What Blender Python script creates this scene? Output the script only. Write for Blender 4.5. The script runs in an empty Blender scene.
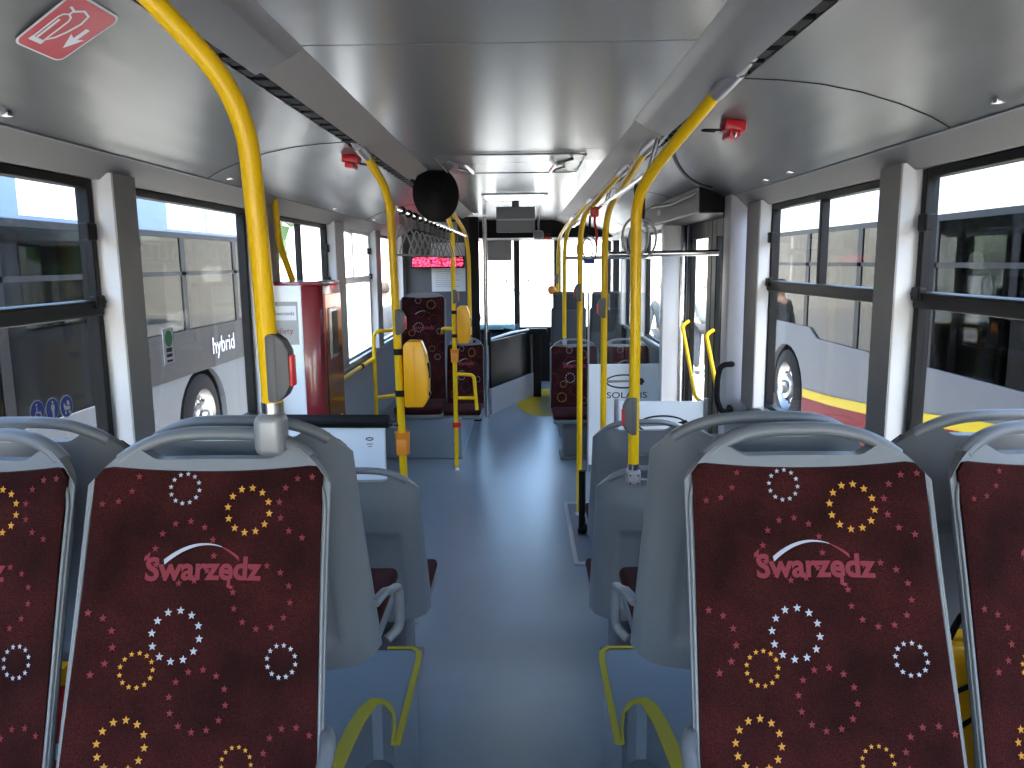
import bpy, bmesh, math, random
from mathutils import Vector, Matrix
random.seed(7)
PI = math.pi
sc = bpy.context.scene
COL = sc.collection

# ------------------------------------------------------------------ materials
def nt(name):
    m = bpy.data.materials.new(name); m.use_nodes = True
    return m, m.node_tree, m.node_tree.nodes['Principled BSDF']

def mat(name, col, rough=.5, metal=0., spec=.5, noise=0., nscale=8., bump=0., bscale=200., coat=0., stretch=None):
    m, t, p = nt(name)
    p.inputs['Base Color'].default_value = (*col, 1)
    p.inputs['Roughness'].default_value = rough
    p.inputs['Metallic'].default_value = metal
    p.inputs['Specular IOR Level'].default_value = spec
    p.inputs['Coat Weight'].default_value = coat
    p.inputs['Coat Roughness'].default_value = .08
    tc = t.nodes.new('ShaderNodeTexCoord')
    if noise:
        n = t.nodes.new('ShaderNodeTexNoise'); n.inputs['Scale'].default_value = nscale; n.inputs['Detail'].default_value = 5
        t.links.new(tc.outputs['Object'], n.inputs['Vector'])
        r = t.nodes.new('ShaderNodeMapRange')
        r.inputs['To Min'].default_value = 1 - noise; r.inputs['To Max'].default_value = 1 + noise
        t.links.new(n.outputs['Fac'], r.inputs['Value'])
        v = t.nodes.new('ShaderNodeVectorMath'); v.operation = 'SCALE'; v.inputs[0].default_value = col
        t.links.new(r.outputs['Result'], v.inputs['Scale'])
        t.links.new(v.outputs['Vector'], p.inputs['Base Color'])
    if bump:
        n = t.nodes.new('ShaderNodeTexNoise'); n.inputs['Scale'].default_value = bscale; n.inputs['Detail'].default_value = 3
        if stretch:
            mp = t.nodes.new('ShaderNodeMapping'); mp.inputs['Scale'].default_value = stretch
            t.links.new(tc.outputs['Object'], mp.inputs['Vector']); t.links.new(mp.outputs['Vector'], n.inputs['Vector'])
        else:
            t.links.new(tc.outputs['Object'], n.inputs['Vector'])
        b = t.nodes.new('ShaderNodeBump'); b.inputs['Strength'].default_value = bump; b.inputs['Distance'].default_value = .01
        t.links.new(n.outputs['Fac'], b.inputs['Height']); t.links.new(b.outputs['Normal'], p.inputs['Normal'])
    return m

def emis(name, col, s):
    m, t, p = nt(name)
    p.inputs['Base Color'].default_value = (*[c * .3 for c in col], 1)
    p.inputs['Emission Color'].default_value = (*col, 1); p.inputs['Emission Strength'].default_value = s
    return m

def glass(name, tint, refl=1.0, rough=.0):
    m = bpy.data.materials.new(name); m.use_nodes = True; t = m.node_tree; t.nodes.clear()
    o = t.nodes.new('ShaderNodeOutputMaterial'); mx = t.nodes.new('ShaderNodeMixShader')
    tr = t.nodes.new('ShaderNodeBsdfTransparent'); tr.inputs['Color'].default_value = (*tint, 1)
    gl = t.nodes.new('ShaderNodeBsdfGlossy'); gl.inputs['Roughness'].default_value = rough
    lw = t.nodes.new('ShaderNodeLayerWeight'); lw.inputs['Blend'].default_value = .5
    pw = t.nodes.new('ShaderNodeMath'); pw.operation = 'POWER'; pw.inputs[1].default_value = 4.5
    ma = t.nodes.new('ShaderNodeMath'); ma.operation = 'MULTIPLY_ADD'; ma.inputs[1].default_value = .7 * refl; ma.inputs[2].default_value = .035 * refl; ma.use_clamp = True
    t.links.new(lw.outputs['Facing'], pw.inputs[0]); t.links.new(pw.outputs[0], ma.inputs[0]); t.links.new(ma.outputs[0], mx.inputs['Fac'])
    t.links.new(tr.outputs[0], mx.inputs[1]); t.links.new(gl.outputs[0], mx.inputs[2]); t.links.new(mx.outputs[0], o.inputs['Surface'])
    return m

def fabric():
    m, t, p = nt('seat_velour')
    tc = t.nodes.new('ShaderNodeTexCoord')
    n1 = t.nodes.new('ShaderNodeTexNoise'); n1.inputs['Scale'].default_value = 9; n1.inputs['Detail'].default_value = 4
    n2 = t.nodes.new('ShaderNodeTexNoise'); n2.inputs['Scale'].default_value = 420; n2.inputs['Detail'].default_value = 2
    for n in (n1, n2): t.links.new(tc.outputs['Object'], n.inputs['Vector'])
    r1 = t.nodes.new('ShaderNodeValToRGB')
    r1.color_ramp.elements[0].position = .35; r1.color_ramp.elements[0].color = (.015, .0036, .0036, 1)
    r1.color_ramp.elements[1].position = .68; r1.color_ramp.elements[1].color = (.036, .0072, .0068, 1)
    t.links.new(n1.outputs['Fac'], r1.inputs['Fac'])
    mr = t.nodes.new('ShaderNodeMapRange'); mr.inputs['From Min'].default_value = .3; mr.inputs['From Max'].default_value = .75
    mr.inputs['To Min'].default_value = .55; mr.inputs['To Max'].default_value = 1.7
    t.links.new(n2.outputs['Fac'], mr.inputs['Value'])
    v = t.nodes.new('ShaderNodeVectorMath'); v.operation = 'SCALE'
    t.links.new(r1.outputs['Color'], v.inputs[0]); t.links.new(mr.outputs['Result'], v.inputs['Scale'])
    t.links.new(v.outputs['Vector'], p.inputs['Base Color'])
    b = t.nodes.new('ShaderNodeBump'); b.inputs['Strength'].default_value = .5; b.inputs['Distance'].default_value = .002
    t.links.new(n2.outputs['Fac'], b.inputs['Height']); t.links.new(b.outputs['Normal'], p.inputs['Normal'])
    p.inputs['Roughness'].default_value = .9; p.inputs['Specular IOR Level'].default_value = .1
    p.inputs['Sheen Weight'].default_value = .05; p.inputs['Sheen Roughness'].default_value = .4
    p.inputs['Sheen Tint'].default_value = (.9, .45, .45, 1)
    return m

def ribbed(name, col):
    m, t, p = nt(name)
    p.inputs['Base Color'].default_value = (*col, 1); p.inputs['Roughness'].default_value = .45; p.inputs['Specular IOR Level'].default_value = .25
    tc = t.nodes.new('ShaderNodeTexCoord'); w = t.nodes.new('ShaderNodeTexWave'); w.bands_direction = 'Y'
    w.inputs['Scale'].default_value = 45
    t.links.new(tc.outputs['Object'], w.inputs['Vector'])
    b = t.nodes.new('ShaderNodeBump'); b.inputs['Strength'].default_value = .5; b.inputs['Distance'].default_value = .003
    t.links.new(w.outputs['Fac'], b.inputs['Height']); t.links.new(b.outputs['Normal'], p.inputs['Normal'])
    return m

def vinyl():
    m, t, p = nt('blue_vinyl_floor')
    tc = t.nodes.new('ShaderNodeTexCoord')
    n = t.nodes.new('ShaderNodeTexNoise'); n.inputs['Scale'].default_value = 2.2; n.inputs['Detail'].default_value = 8; n.inputs['Roughness'].default_value = .65
    sp = t.nodes.new('ShaderNodeTexNoise'); sp.inputs['Scale'].default_value = 260
    t.links.new(tc.outputs['Object'], n.inputs['Vector']); t.links.new(tc.outputs['Object'], sp.inputs['Vector'])
    r = t.nodes.new('ShaderNodeValToRGB')
    r.color_ramp.elements[0].position = .3; r.color_ramp.elements[0].color = (.155, .195, .235, 1)
    r.color_ramp.elements[1].position = .7; r.color_ramp.elements[1].color = (.185, .23, .27, 1)
    t.links.new(n.outputs['Fac'], r.inputs['Fac'])
    mr = t.nodes.new('ShaderNodeMapRange'); mr.inputs['To Min'].default_value = .8; mr.inputs['To Max'].default_value = 1.2
    t.links.new(sp.outputs['Fac'], mr.inputs['Value'])
    v = t.nodes.new('ShaderNodeVectorMath'); v.operation = 'SCALE'
    t.links.new(r.outputs['Color'], v.inputs[0]); t.links.new(mr.outputs['Result'], v.inputs['Scale'])
    t.links.new(v.outputs['Vector'], p.inputs['Base Color'])
    rr = t.nodes.new('ShaderNodeMapRange'); rr.inputs['To Min'].default_value = .27; rr.inputs['To Max'].default_value = .33
    p.inputs['Coat Weight'].default_value = .3; p.inputs['Coat Roughness'].default_value = .28
    t.links.new(n.outputs['Fac'], rr.inputs['Value']); t.links.new(rr.outputs['Result'], p.inputs['Roughness'])
    b = t.nodes.new('ShaderNodeBump'); b.inputs['Strength'].default_value = .12; b.inputs['Distance'].default_value = .002
    t.links.new(sp.outputs['Fac'], b.inputs['Height']); t.links.new(b.outputs['Normal'], p.inputs['Normal'])
    return m

def led():
    m, t, p = nt('red_led_matrix')
    tc = t.nodes.new('ShaderNodeTexCoord')
    v = t.nodes.new('ShaderNodeTexVoronoi'); v.inputs['Scale'].default_value = 55; v.inputs['Randomness'].default_value = .9
    t.links.new(tc.outputs['Object'], v.inputs['Vector'])
    r = t.nodes.new('ShaderNodeValToRGB'); r.color_ramp.elements[0].position = .3; r.color_ramp.elements[0].color = (1, 1, 1, 1)
    r.color_ramp.elements[1].position = .55; r.color_ramp.elements[1].color = (.03, .03, .03, 1)
    t.links.new(v.outputs['Distance'], r.inputs['Fac'])
    p.inputs['Base Color'].default_value = (.03, .004, .006, 1); p.inputs['Emission Color'].default_value = (1, .03, .09, 1)
    ml = t.nodes.new('ShaderNodeMath'); ml.operation = 'MULTIPLY'; ml.inputs[1].default_value = 1.6
    t.links.new(r.outputs['Color'], ml.inputs[0]); t.links.new(ml.outputs[0], p.inputs['Emission Strength'])
    return m

M = dict(
    fabric=fabric(), floor=vinyl(), led=led(),
    plastic=mat('seat_grey_plastic', (.155, .166, .18), .42, noise=.05, nscale=14, bump=.05, bscale=400),
    star_w=mat('print_white', (.36, .37, .43), .8), star_y=mat('print_yellow', (.50, .23, .025), .8),
    star_r=mat('print_red', (.16, .013, .02), .8), text_r=mat('print_letter_red', (.17, .013, .024), .8),
    yellow=mat('yellow_enamel', (.82, .50, .004), .3, spec=.35), yellow_mark=mat('yellow_marking', (.36, .30, .012), .5), yellow_s=mat('yellow_line', (.36, .27, .006), .5, spec=.1),
    val=mat('validator_yellow', (.9, .42, .005), .33),
    steel=mat('brushed_steel', (.62, .62, .64), .22, 1.), alu=mat('aluminium_grey', (.5, .5, .52), .35, .9),
    castgrey=mat('cast_grey', (.27, .275, .285), .4, .3),
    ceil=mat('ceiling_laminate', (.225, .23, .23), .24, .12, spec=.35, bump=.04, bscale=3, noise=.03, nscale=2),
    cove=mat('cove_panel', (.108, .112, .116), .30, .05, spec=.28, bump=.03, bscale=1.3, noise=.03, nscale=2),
    cover=mat('smooth_duct_cover', (.21, .21, .215), .42, spec=.25), rib=ribbed('ribbed_duct', (.36, .345, .32)),
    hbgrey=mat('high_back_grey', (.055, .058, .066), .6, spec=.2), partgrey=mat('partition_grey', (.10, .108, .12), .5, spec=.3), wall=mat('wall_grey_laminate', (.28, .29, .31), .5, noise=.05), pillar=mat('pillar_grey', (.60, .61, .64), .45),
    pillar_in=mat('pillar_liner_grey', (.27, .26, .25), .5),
    black=mat('black_plastic', (.006, .006, .007), .45, spec=.15), rubber=mat('black_rubber', (.008, .008, .009), .65, spec=.2),
    darkgrey=mat('dark_grey_plastic', (.022, .023, .026), .5, spec=.2), midgrey=mat('mid_grey_plastic', (.12, .12, .125), .5, spec=.3),
    white=mat('white_laminate', (.82, .87, .91), .35), paper=mat('white_paper', (.75, .77, .8), .7),
    maroon=mat('maroon_paint', (.20, .008, .018), .25, coat=.5), maroon_gloss=mat('maroon_mirror', (.33, .08, .05), .12, .85),
    red=mat('signal_red', (.55, .01, .015), .3), redmark=mat('sign_red', (.50, .008, .03), .45),
    button=mat('button_red', (.75, .03, .03), .35), orange=mat('orange_plastic', (.80, .26, .02), .4),
    blue=mat('sticker_blue', (.01, .06, .42), .4), bluetag=mat('blue_fob', (.01, .05, .35), .4), cyan=mat('cyan_light', (.4, .7, .8), .3),
    green=mat('sticker_green', (.02, .25, .08), .4), black_s=mat('print_black', (.01, .01, .012), .6),
    glass=glass('window_glass', (.90, .93, .93), .22), tint=glass('tinted_bus_glass', (.15, .165, .165), .6), screen=glass('clear_screen', (.86, .89, .89), .8),
    bus_white=mat('bus_white_paint', (.80, .82, .84), .35, spec=.2), bus_white_shade=mat('bus_white_in_shade', (.14, .19, .30), .4, spec=.1), bus_silver=mat('bus_silver_paint', (.085, .09, .104), .5, spec=.12),  # left bus cantrail is white; its bluish sky shade is painted into the colour
    bus_maroon=mat('bus_maroon_paint', (.11, .002, .009), .5, spec=.05), bus_dark=mat('bus_dark_trim', (.012, .012, .014), .5, spec=.1),
    chrome=mat('wheel_chrome', (.28, .28, .29), .25, 1.), tyre=mat('tyre', (.012, .012, .013), .8, spec=.1, bump=.2, bscale=60),
    ground=mat('pale_concrete_yard', (.44, .42, .39), .85, noise=.12, nscale=.6, bump=.1, bscale=30),
    render=mat('pale_wall_render', (.62, .58, .52), .8, noise=.06, nscale=1), roof=mat('roof_tan', (.42, .33, .26), .8),
    leaf=mat('tree_leaves', (.06, .11, .03), .8, noise=.4, nscale=6), bark=mat('bark', (.12, .08, .05), .9),
    skin=mat('skin', (.55, .33, .24), .5), jacket=mat('dark_jacket', (.05, .055, .065), .8), jacket2=mat('grey_green_jacket', (.16, .18, .17), .8),
    trousers=mat('dark_trousers', (.03, .032, .045), .85), hair=mat('brown_hair', (.05, .03, .02), .7), greyhair=mat('grey_hair', (.35, .33, .31), .7),
    shoe=mat('dark_shoe', (.02, .02, .02), .5), lamp=emis('lamp_diffuser', (.8, .95, 1.), .9),
    screen_off=mat('dark_screen', (.05, .045, .045), .25), ramp=mat('ramp_vinyl', (.085, .095, .12), .5),
    door_dark=mat('door_anthracite', (.005, .0055, .0065), .4, spec=.12),
)

# ------------------------------------------------------------------ mesh kit
class MB:
    def __init__(s): s.v = []; s.f = []; s.m = []; s.mats = []
    def mi(s, m):
        if m not in s.mats: s.mats.append(m)
        return s.mats.index(m)
    def add(s, vs, fs, m):
        o = len(s.v); s.v += [tuple(v) for v in vs]; k = s.mi(m)
        for f in fs: s.f.append(tuple(o + i for i in f)); s.m.append(k)
        return s
    def bm(s, b, m):
        b.verts.index_update()
        s.add([v.co[:] for v in b.verts], [[v.index for v in f.verts] for f in b.faces], m); b.free(); return s
    def box(s, x0, x1, y0, y1, z0, z1, m, bev=0, rot=None, seg=2):
        b = bmesh.new(); bmesh.ops.create_cube(b, size=1)
        c = Vector(((x0 + x1) / 2, (y0 + y1) / 2, (z0 + z1) / 2)); d = (abs(x1 - x0), abs(y1 - y0), abs(z1 - z0))
        for v in b.verts: v.co = Vector((v.co.x * d[0], v.co.y * d[1], v.co.z * d[2]))
        if bev:
            bmesh.ops.bevel(b, geom=b.edges[:], offset=min(bev, min(d) * .49), segments=seg, affect='EDGES', profile=.5)
        for v in b.verts: v.co = (rot @ v.co if rot else v.co) + c
        return s.bm(b, m)
    def tube(s, pts, r, m, seg=12, fil=0., closed=False, fn=6, flat=None, caps=True):
        P = [Vector(p) for p in pts]
        if fil: P = fillet(P, fil, fn, closed)
        n = len(P); rings = []
        up = None
        for i in range(n):
            a = P[i - 1] if (i > 0 or closed) else P[i]; c = P[(i + 1) % n] if (i < n - 1 or closed) else P[i]
            t = (c - a).normalized()
            if up is None:
                up = Vector((0, 0, 1)) if abs(t.z) < .9 else Vector((0, 1, 0))
            e1 = (up - t * up.dot(t)).normalized(); e2 = t.cross(e1); up = e1
            rr = r[i] if isinstance(r, (list, tuple)) else r
            ra, rb = (rr, rr) if not flat else (rr, rr * flat)
            rings.append([P[i] + e1 * math.cos(2 * PI * k / seg) * ra + e2 * math.sin(2 * PI * k / seg) * rb for k in range(seg)])
        vs = [v for R in rings for v in R]; fs = []
        for i in range(n if closed else n - 1):
            j = (i + 1) % n
            for k in range(seg):
                l = (k + 1) % seg; fs.append((i * seg + k, i * seg + l, j * seg + l, j * seg + k))
        if not closed and caps:
            fs.append(tuple(range(seg))[::-1]); fs.append(tuple((n - 1) * seg + k for k in range(seg)))
        return s.add(vs, fs, m)
    def prism(s, poly, a, b, m, axis='x', bev=0):
        # poly: 2D points. axis x -> (y,z); y -> (x,z); z -> (x,y)
        f3 = {'x': lambda p, t: (t, p[0], p[1]), 'y': lambda p, t: (p[0], t, p[1]), 'z': lambda p, t: (p[0], p[1], t)}[axis]
        n = len(poly)
        vs = [f3(p, a) for p in poly] + [f3(p, b) for p in poly]
        fs = [tuple(range(n)), tuple(range(2 * n - 1, n - 1, -1))] + [(i, i + n, (i + 1) % n + n, (i + 1) % n) for i in range(n)]
        bmm = bmesh.new(); V = [bmm.verts.new(v) for v in vs]
        for f in fs: bmm.faces.new([V[i] for i in f])
        bmesh.ops.recalc_face_normals(bmm, faces=bmm.faces)
        if bev: bmesh.ops.bevel(bmm, geom=bmm.edges[:], offset=bev, segments=2, affect='EDGES', profile=.5)
        bmesh.ops.triangulate(bmm, faces=[f for f in bmm.faces if len(f.verts) > 4])
        return s.bm(bmm, m)
    def lathe(s, prof, m, seg=24, M4=None):
        vs = []; n = len(prof)
        for k in range(seg):
            a = 2 * PI * k / seg
            for r, z in prof:
                v = Vector((r * math.cos(a), r * math.sin(a), z)); vs.append(M4 @ v if M4 else v)
        fs = [(k * n + i, ((k + 1) % seg) * n + i, ((k + 1) % seg) * n + i + 1, k * n + i + 1) for k in range(seg) for i in range(n - 1)]
        return s.add(vs, fs, m)
    def grid(s, fn, nu, nv, m, close_u=False):
        vs = [fn(i / nu, j / nv) for i in range(nu + 1) for j in range(nv + 1)]
        fs = [(i * (nv + 1) + j, (i + 1) * (nv + 1) + j, (i + 1) * (nv + 1) + j + 1, i * (nv + 1) + j + 1) for i in range(nu) for j in range(nv)]
        return s.add(vs, fs, m)
    def strip(s, pts, w, z, m, th=.003):
        """flat ribbon of width w following 2D pts at height z (offset to the left side)"""
        n = len(pts); L = []
        for i in range(n):
            a = Vector(pts[max(i - 1, 0)]); c = Vector(pts[min(i + 1, n - 1)]); t = (c - a).normalized(); nn = Vector((-t.y, t.x))
            p = Vector(pts[i]); L.append((p, p + nn * w))
        vs = []
        for p, q in L: vs += [(p.x, p.y, z), (q.x, q.y, z), (p.x, p.y, z + th), (q.x, q.y, z + th)]
        fs = []
        for i in range(n - 1):
            a, b = i * 4, i * 4 + 4
            fs += [(a + 2, a + 3, b + 3, b + 2), (a, b, b + 1, a + 1), (a, a + 2, b + 2, b), (a + 1, b + 1, b + 3, a + 3)]
        fs += [(0, 1, 3, 2), (4 * n - 4, 4 * n - 2, 4 * n - 1, 4 * n - 3)]
        return s.add(vs, fs, m)
    def build(s, name, parent=None, loc=None, smooth=35):
        me = bpy.data.meshes.new(name); me.from_pydata(s.v, [], s.f)
        for m in s.mats: me.materials.append(m)
        me.polygons.foreach_set('material_index', s.m)
        b = bmesh.new(); b.from_mesh(me); bmesh.ops.recalc_face_normals(b, faces=b.faces[:]) if not getattr(s, 'keepn', 0) else None
        b.to_mesh(me); b.free()
        if smooth:
            me.polygons.foreach_set('use_smooth', [True] * len(me.polygons)); me.set_sharp_from_angle(angle=math.radians(smooth))
        me.update()
        o = bpy.data.objects.new(name, me); COL.objects.link(o)
        if parent: o.parent = parent
        if loc: o.location = loc
        return o

def fillet(P, r, fn, closed=False):
    n = len(P); out = []
    for i in range(n):
        if not closed and i in (0, n - 1): out.append(P[i]); continue
        a, b, c = P[i - 1], P[i], P[(i + 1) % n]
        d1, d2 = (a - b), (c - b); q = min(r, d1.length * .49, d2.length * .49)
        p, e = b + d1.normalized() * q, b + d2.normalized() * q
        for k in range(fn + 1):
            t = k / fn; out.append(p * (1 - t) ** 2 + b * 2 * t * (1 - t) + e * t * t)
    return out

def thing(name, label, cat, loc=(0, 0, 0), rz=0, group=None):
    o = bpy.data.objects.new(name, None); COL.objects.link(o); o.location = loc; o.rotation_euler = (0, 0, rz)
    o.empty_display_size = .1
    return tag(o, label, cat, group)
def tag(o, label=None, cat=None, group=None, kind=None):
    if label: o['label'] = label
    if cat: o['category'] = cat
    if group: o['group'] = group
    if kind: o['kind'] = kind
    return o
def struct(o, label=None, cat=None): return tag(o, label, cat, kind='structure')
def dup(root, loc=None, rz=None, label=None, group=None, skip=()):
    def cp(o, par):
        c = o.copy(); COL.objects.link(c); c.parent = par
        for ch in list(o.children):
            if ch.name.split('.')[0] not in skip: cp(ch, c)
        return c
    c = cp(root, None)
    if loc: c.location = loc
    if rz is not None: c.rotation_euler = (0, 0, rz)
    if label: c['label'] = label
    if group: c['group'] = group
    return c

_tc = {}
def text2d(s, size, spread=0.):
    k = (s, spread)
    if k not in _tc:
        cu = bpy.data.curves.new('t', 'FONT'); cu.body = s; cu.size = 1; cu.align_x = 'CENTER'; cu.offset = spread; cu.resolution_u = 4
        o = bpy.data.objects.new('t', cu); COL.objects.link(o); bpy.context.view_layer.update()
        me = o.to_mesh(); _tc[k] = ([v.co[:2] for v in me.vertices], [tuple(p.vertices) for p in me.polygons]); o.to_mesh_clear()
        bpy.data.objects.remove(o); bpy.data.curves.remove(cu)
    vs, fs = _tc[k]
    return [(x * size, y * size) for x, y in vs], fs

def flatpoly(mb, pts, fn, m):
    """an ngon of 2D points mapped through fn to 3D, triangulated"""
    b = bmesh.new(); b.faces.new([b.verts.new((p[0], p[1], 0)) for p in pts]); bmesh.ops.triangulate(b, faces=b.faces[:])
    b.verts.index_update(); mb.add([fn(v.co.x, v.co.y) for v in b.verts], [[v.index for v in f.verts] for f in b.faces], m); b.free()
def star(cx, cy, r, rot=0):
    return [(cx + (r if k % 2 == 0 else r * .42) * math.sin(PI * k / 5 + rot), cy + (r if k % 2 == 0 else r * .42) * math.cos(PI * k / 5 + rot)) for k in range(10)]
def ring2d(cx, cy, rx, ry, th, a0=0, a1=2 * PI, n=28):
    o = [(cx + (rx + th / 2) * math.cos(a0 + (a1 - a0) * k / n), cy + (ry + th / 2) * math.sin(a0 + (a1 - a0) * k / n)) for k in range(n + 1)]
    i = [(cx + (rx - th / 2) * math.cos(a0 + (a1 - a0) * k / n), cy + (ry - th / 2) * math.sin(a0 + (a1 - a0) * k / n)) for k in range(n + 1)]
    return o, i
def ringflat(mb, fn, m, *a, **k):
    o, i = ring2d(*a, **k); n = len(o)
    mb.add([fn(*p) for p in o] + [fn(*p) for p in i], [(j, j + 1, n + j + 1, n + j) for j in range(n - 1)], m)
def rrect(x0, x1, z0, z1, r, n=5):
    out = []
    for cx, cz, a in ((x1 - r, z1 - r, 0), (x0 + r, z1 - r, 90), (x0 + r, z0 + r, 180), (x1 - r, z0 + r, 270)):
        for k in range(n + 1):
            t = math.radians(a + 90 * k / n); out.append((cx + r * math.cos(t), cz + r * math.sin(t)))
    return out

# ------------------------------------------------------------------ passenger seats
HW = .222
def yb(z): return .052 + .372 * z
def flare(z): return 1 + .06 * sm(.86, .34, z)
def sm(a, b, x):
    t = max(0, min(1, (x - a) / (b - a))); return t * t * (3 - 2 * t)
def front(u, z): return yb(z) - .020 * (u / HW) ** 2
def arch(u): return .999 - .090 * (min(abs(u), HW) / HW) ** 3.2
def sm(a, b, x):
    t = max(0, min(1, (x - a) / (b - a))); return t * t * (3 - 2 * t)
def bodytop(u):
    k = sm(.100, .168, abs(u)); return .944 * (1 - k) + (arch(u) - .004) * k

RINGS = [(-.044, .030, .026, 12, .0048, 'star_w'), (.075, .068, .039, 12, .0072, 'star_y'), (-.041, .280, .042, 12, .0074, 'star_w'),
         (-.104, .334, .028, 13, .005, 'star_y'), (-.119, .452, .040, 12, .0072, 'star_y'), (.150, .318, .026, 12, .005, 'star_w'),
         (.080, .482, .026, 13, .0045, 'star_y'), (-.17, .558, .026, 12, .005, 'star_w'), (.13, .56, .026, 12, .005, 'star_w'),
         (-.036, .140, .053, 12, .0068, 'star_r'), (.184, .060, .053, 12, .0072, 'star_r'), (.108, .215, .053, 12, .0068, 'star_r'),
         (-.200, .288, .053, 12, .0072, 'star_r'), (-.18, .0, .053, 12, .0068, 'star_r'), (.005, .385, .050, 12, .0068, 'star_r'),
         (.176, .47, .050, 12, .0068, 'star_r'), (-.03, .56, .050, 12, .0066, 'star_r')]

def fabric_back(zt, zb, hw, fr, parent, text_w=.186, prints=True):
    """upholstered pad with its woven print, laid on the front surface fr(u, z)"""
    mb = MB(); th = .016
    def top(u): return zt - .016 * (1 - (u / hw) ** 2) - .020 * max(0, (abs(u) - hw + .026) / .026) ** 2.6
    nu, nv = 30, 20
    def S(u, z, off): return (u, fr(u, z) - off, z)
    def pos(i, j, o):
        u = -hw + 2 * hw * i / nu; t = j / nv; z = zb + (top(u) - zb) * t
        e = min(1, min(i, nu - i) / 1.2) * min(1, (nv - j) / 1.0)
        return S(u * flare(z), z, (th * (.55 + .45 * e)) if o else -.002)
    mb.grid(lambda a, b: pos(round(a * nu), round(b * nv), 1), nu, nv, M['fabric'])
    rim = [(0, j) for j in range(nv + 1)] + [(i, nv) for i in range(1, nu + 1)] + [(nu, j) for j in range(nv - 1, -1, -1)] + [(i, 0) for i in range(nu - 1, 0, -1)]
    n = len(rim)
    mb.add([pos(i, j, 1) for i, j in rim] + [pos(i, j, 0) for i, j in rim], [(k, (k + 1) % n, n + (k + 1) % n, n + k) for k in range(n)], M['fabric'])
    mb.keepn = 1
    if prints:
        pr = mb
        W = lambda x, y: S(x, zt - .012 - y * .965, th + .0012)
        # seen from the front of the seat, +x runs to the right
        for cx, cy, R, k, r, mm in RINGS:
            for q in range(k):
                a = 2 * PI * q / k + .13; x, y = cx + R * math.sin(a), cy - R * math.cos(a)
                if abs(x) < hw * flare(zt - y) - .008 and zt - y > zb + .01 and y > .004:
                    flatpoly(pr, [(px, y - (py - y)) for px, py in star(x, y, r)], W, M[mm])
        vs, fs = text2d('Swarzedz', .054, .032); vs2 = [(x, text_w - y) for x, y in vs]
        pr.add([S(x, zt - .012 - y * .965, th + .0016) for x, y in vs2], fs, M['text_r'])
        flatpoly(pr, [(-.094, .146), (-.084, .138), (-.086, .150), (-.094, .153)], lambda x, y: S(x - .012, zt - .012 - (y - .0) * .965, th + .0018), M['text_r'])
        flatpoly(pr, [(.044, .187), (.050, .187), (.049, .196), (.056, .198), (.052, .203), (.043, .199)], lambda x, y: S(x, zt - .012 - y * .965, th + .0018), M['text_r'])
        def sw(a0, a1, w0, w1, mm):
            n = 14; A = []; B = []
            for k in range(n + 1):
                t = k / n; x = a0 + (a1 - a0) * t; y = .155 - .030 * (1 - ((x + .002) / .074) ** 2); w = w0 + (w1 - w0) * t
                A.append((x, y)); B.append((x + w * .2, y + w))
            pr.add([S(x, zt - .012 - y * .965, th + .0018) for x, y in A + B], [(k, k + 1, n + 2 + k, n + 1 + k) for k in range(n)], M[mm])
        sw(-.072, .030, .0085, .0012, 'star_w'); sw(.026, .062, .0012, .008, 'text_r')
    return mb.build('backrest_pad', parent, smooth=50)

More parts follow.
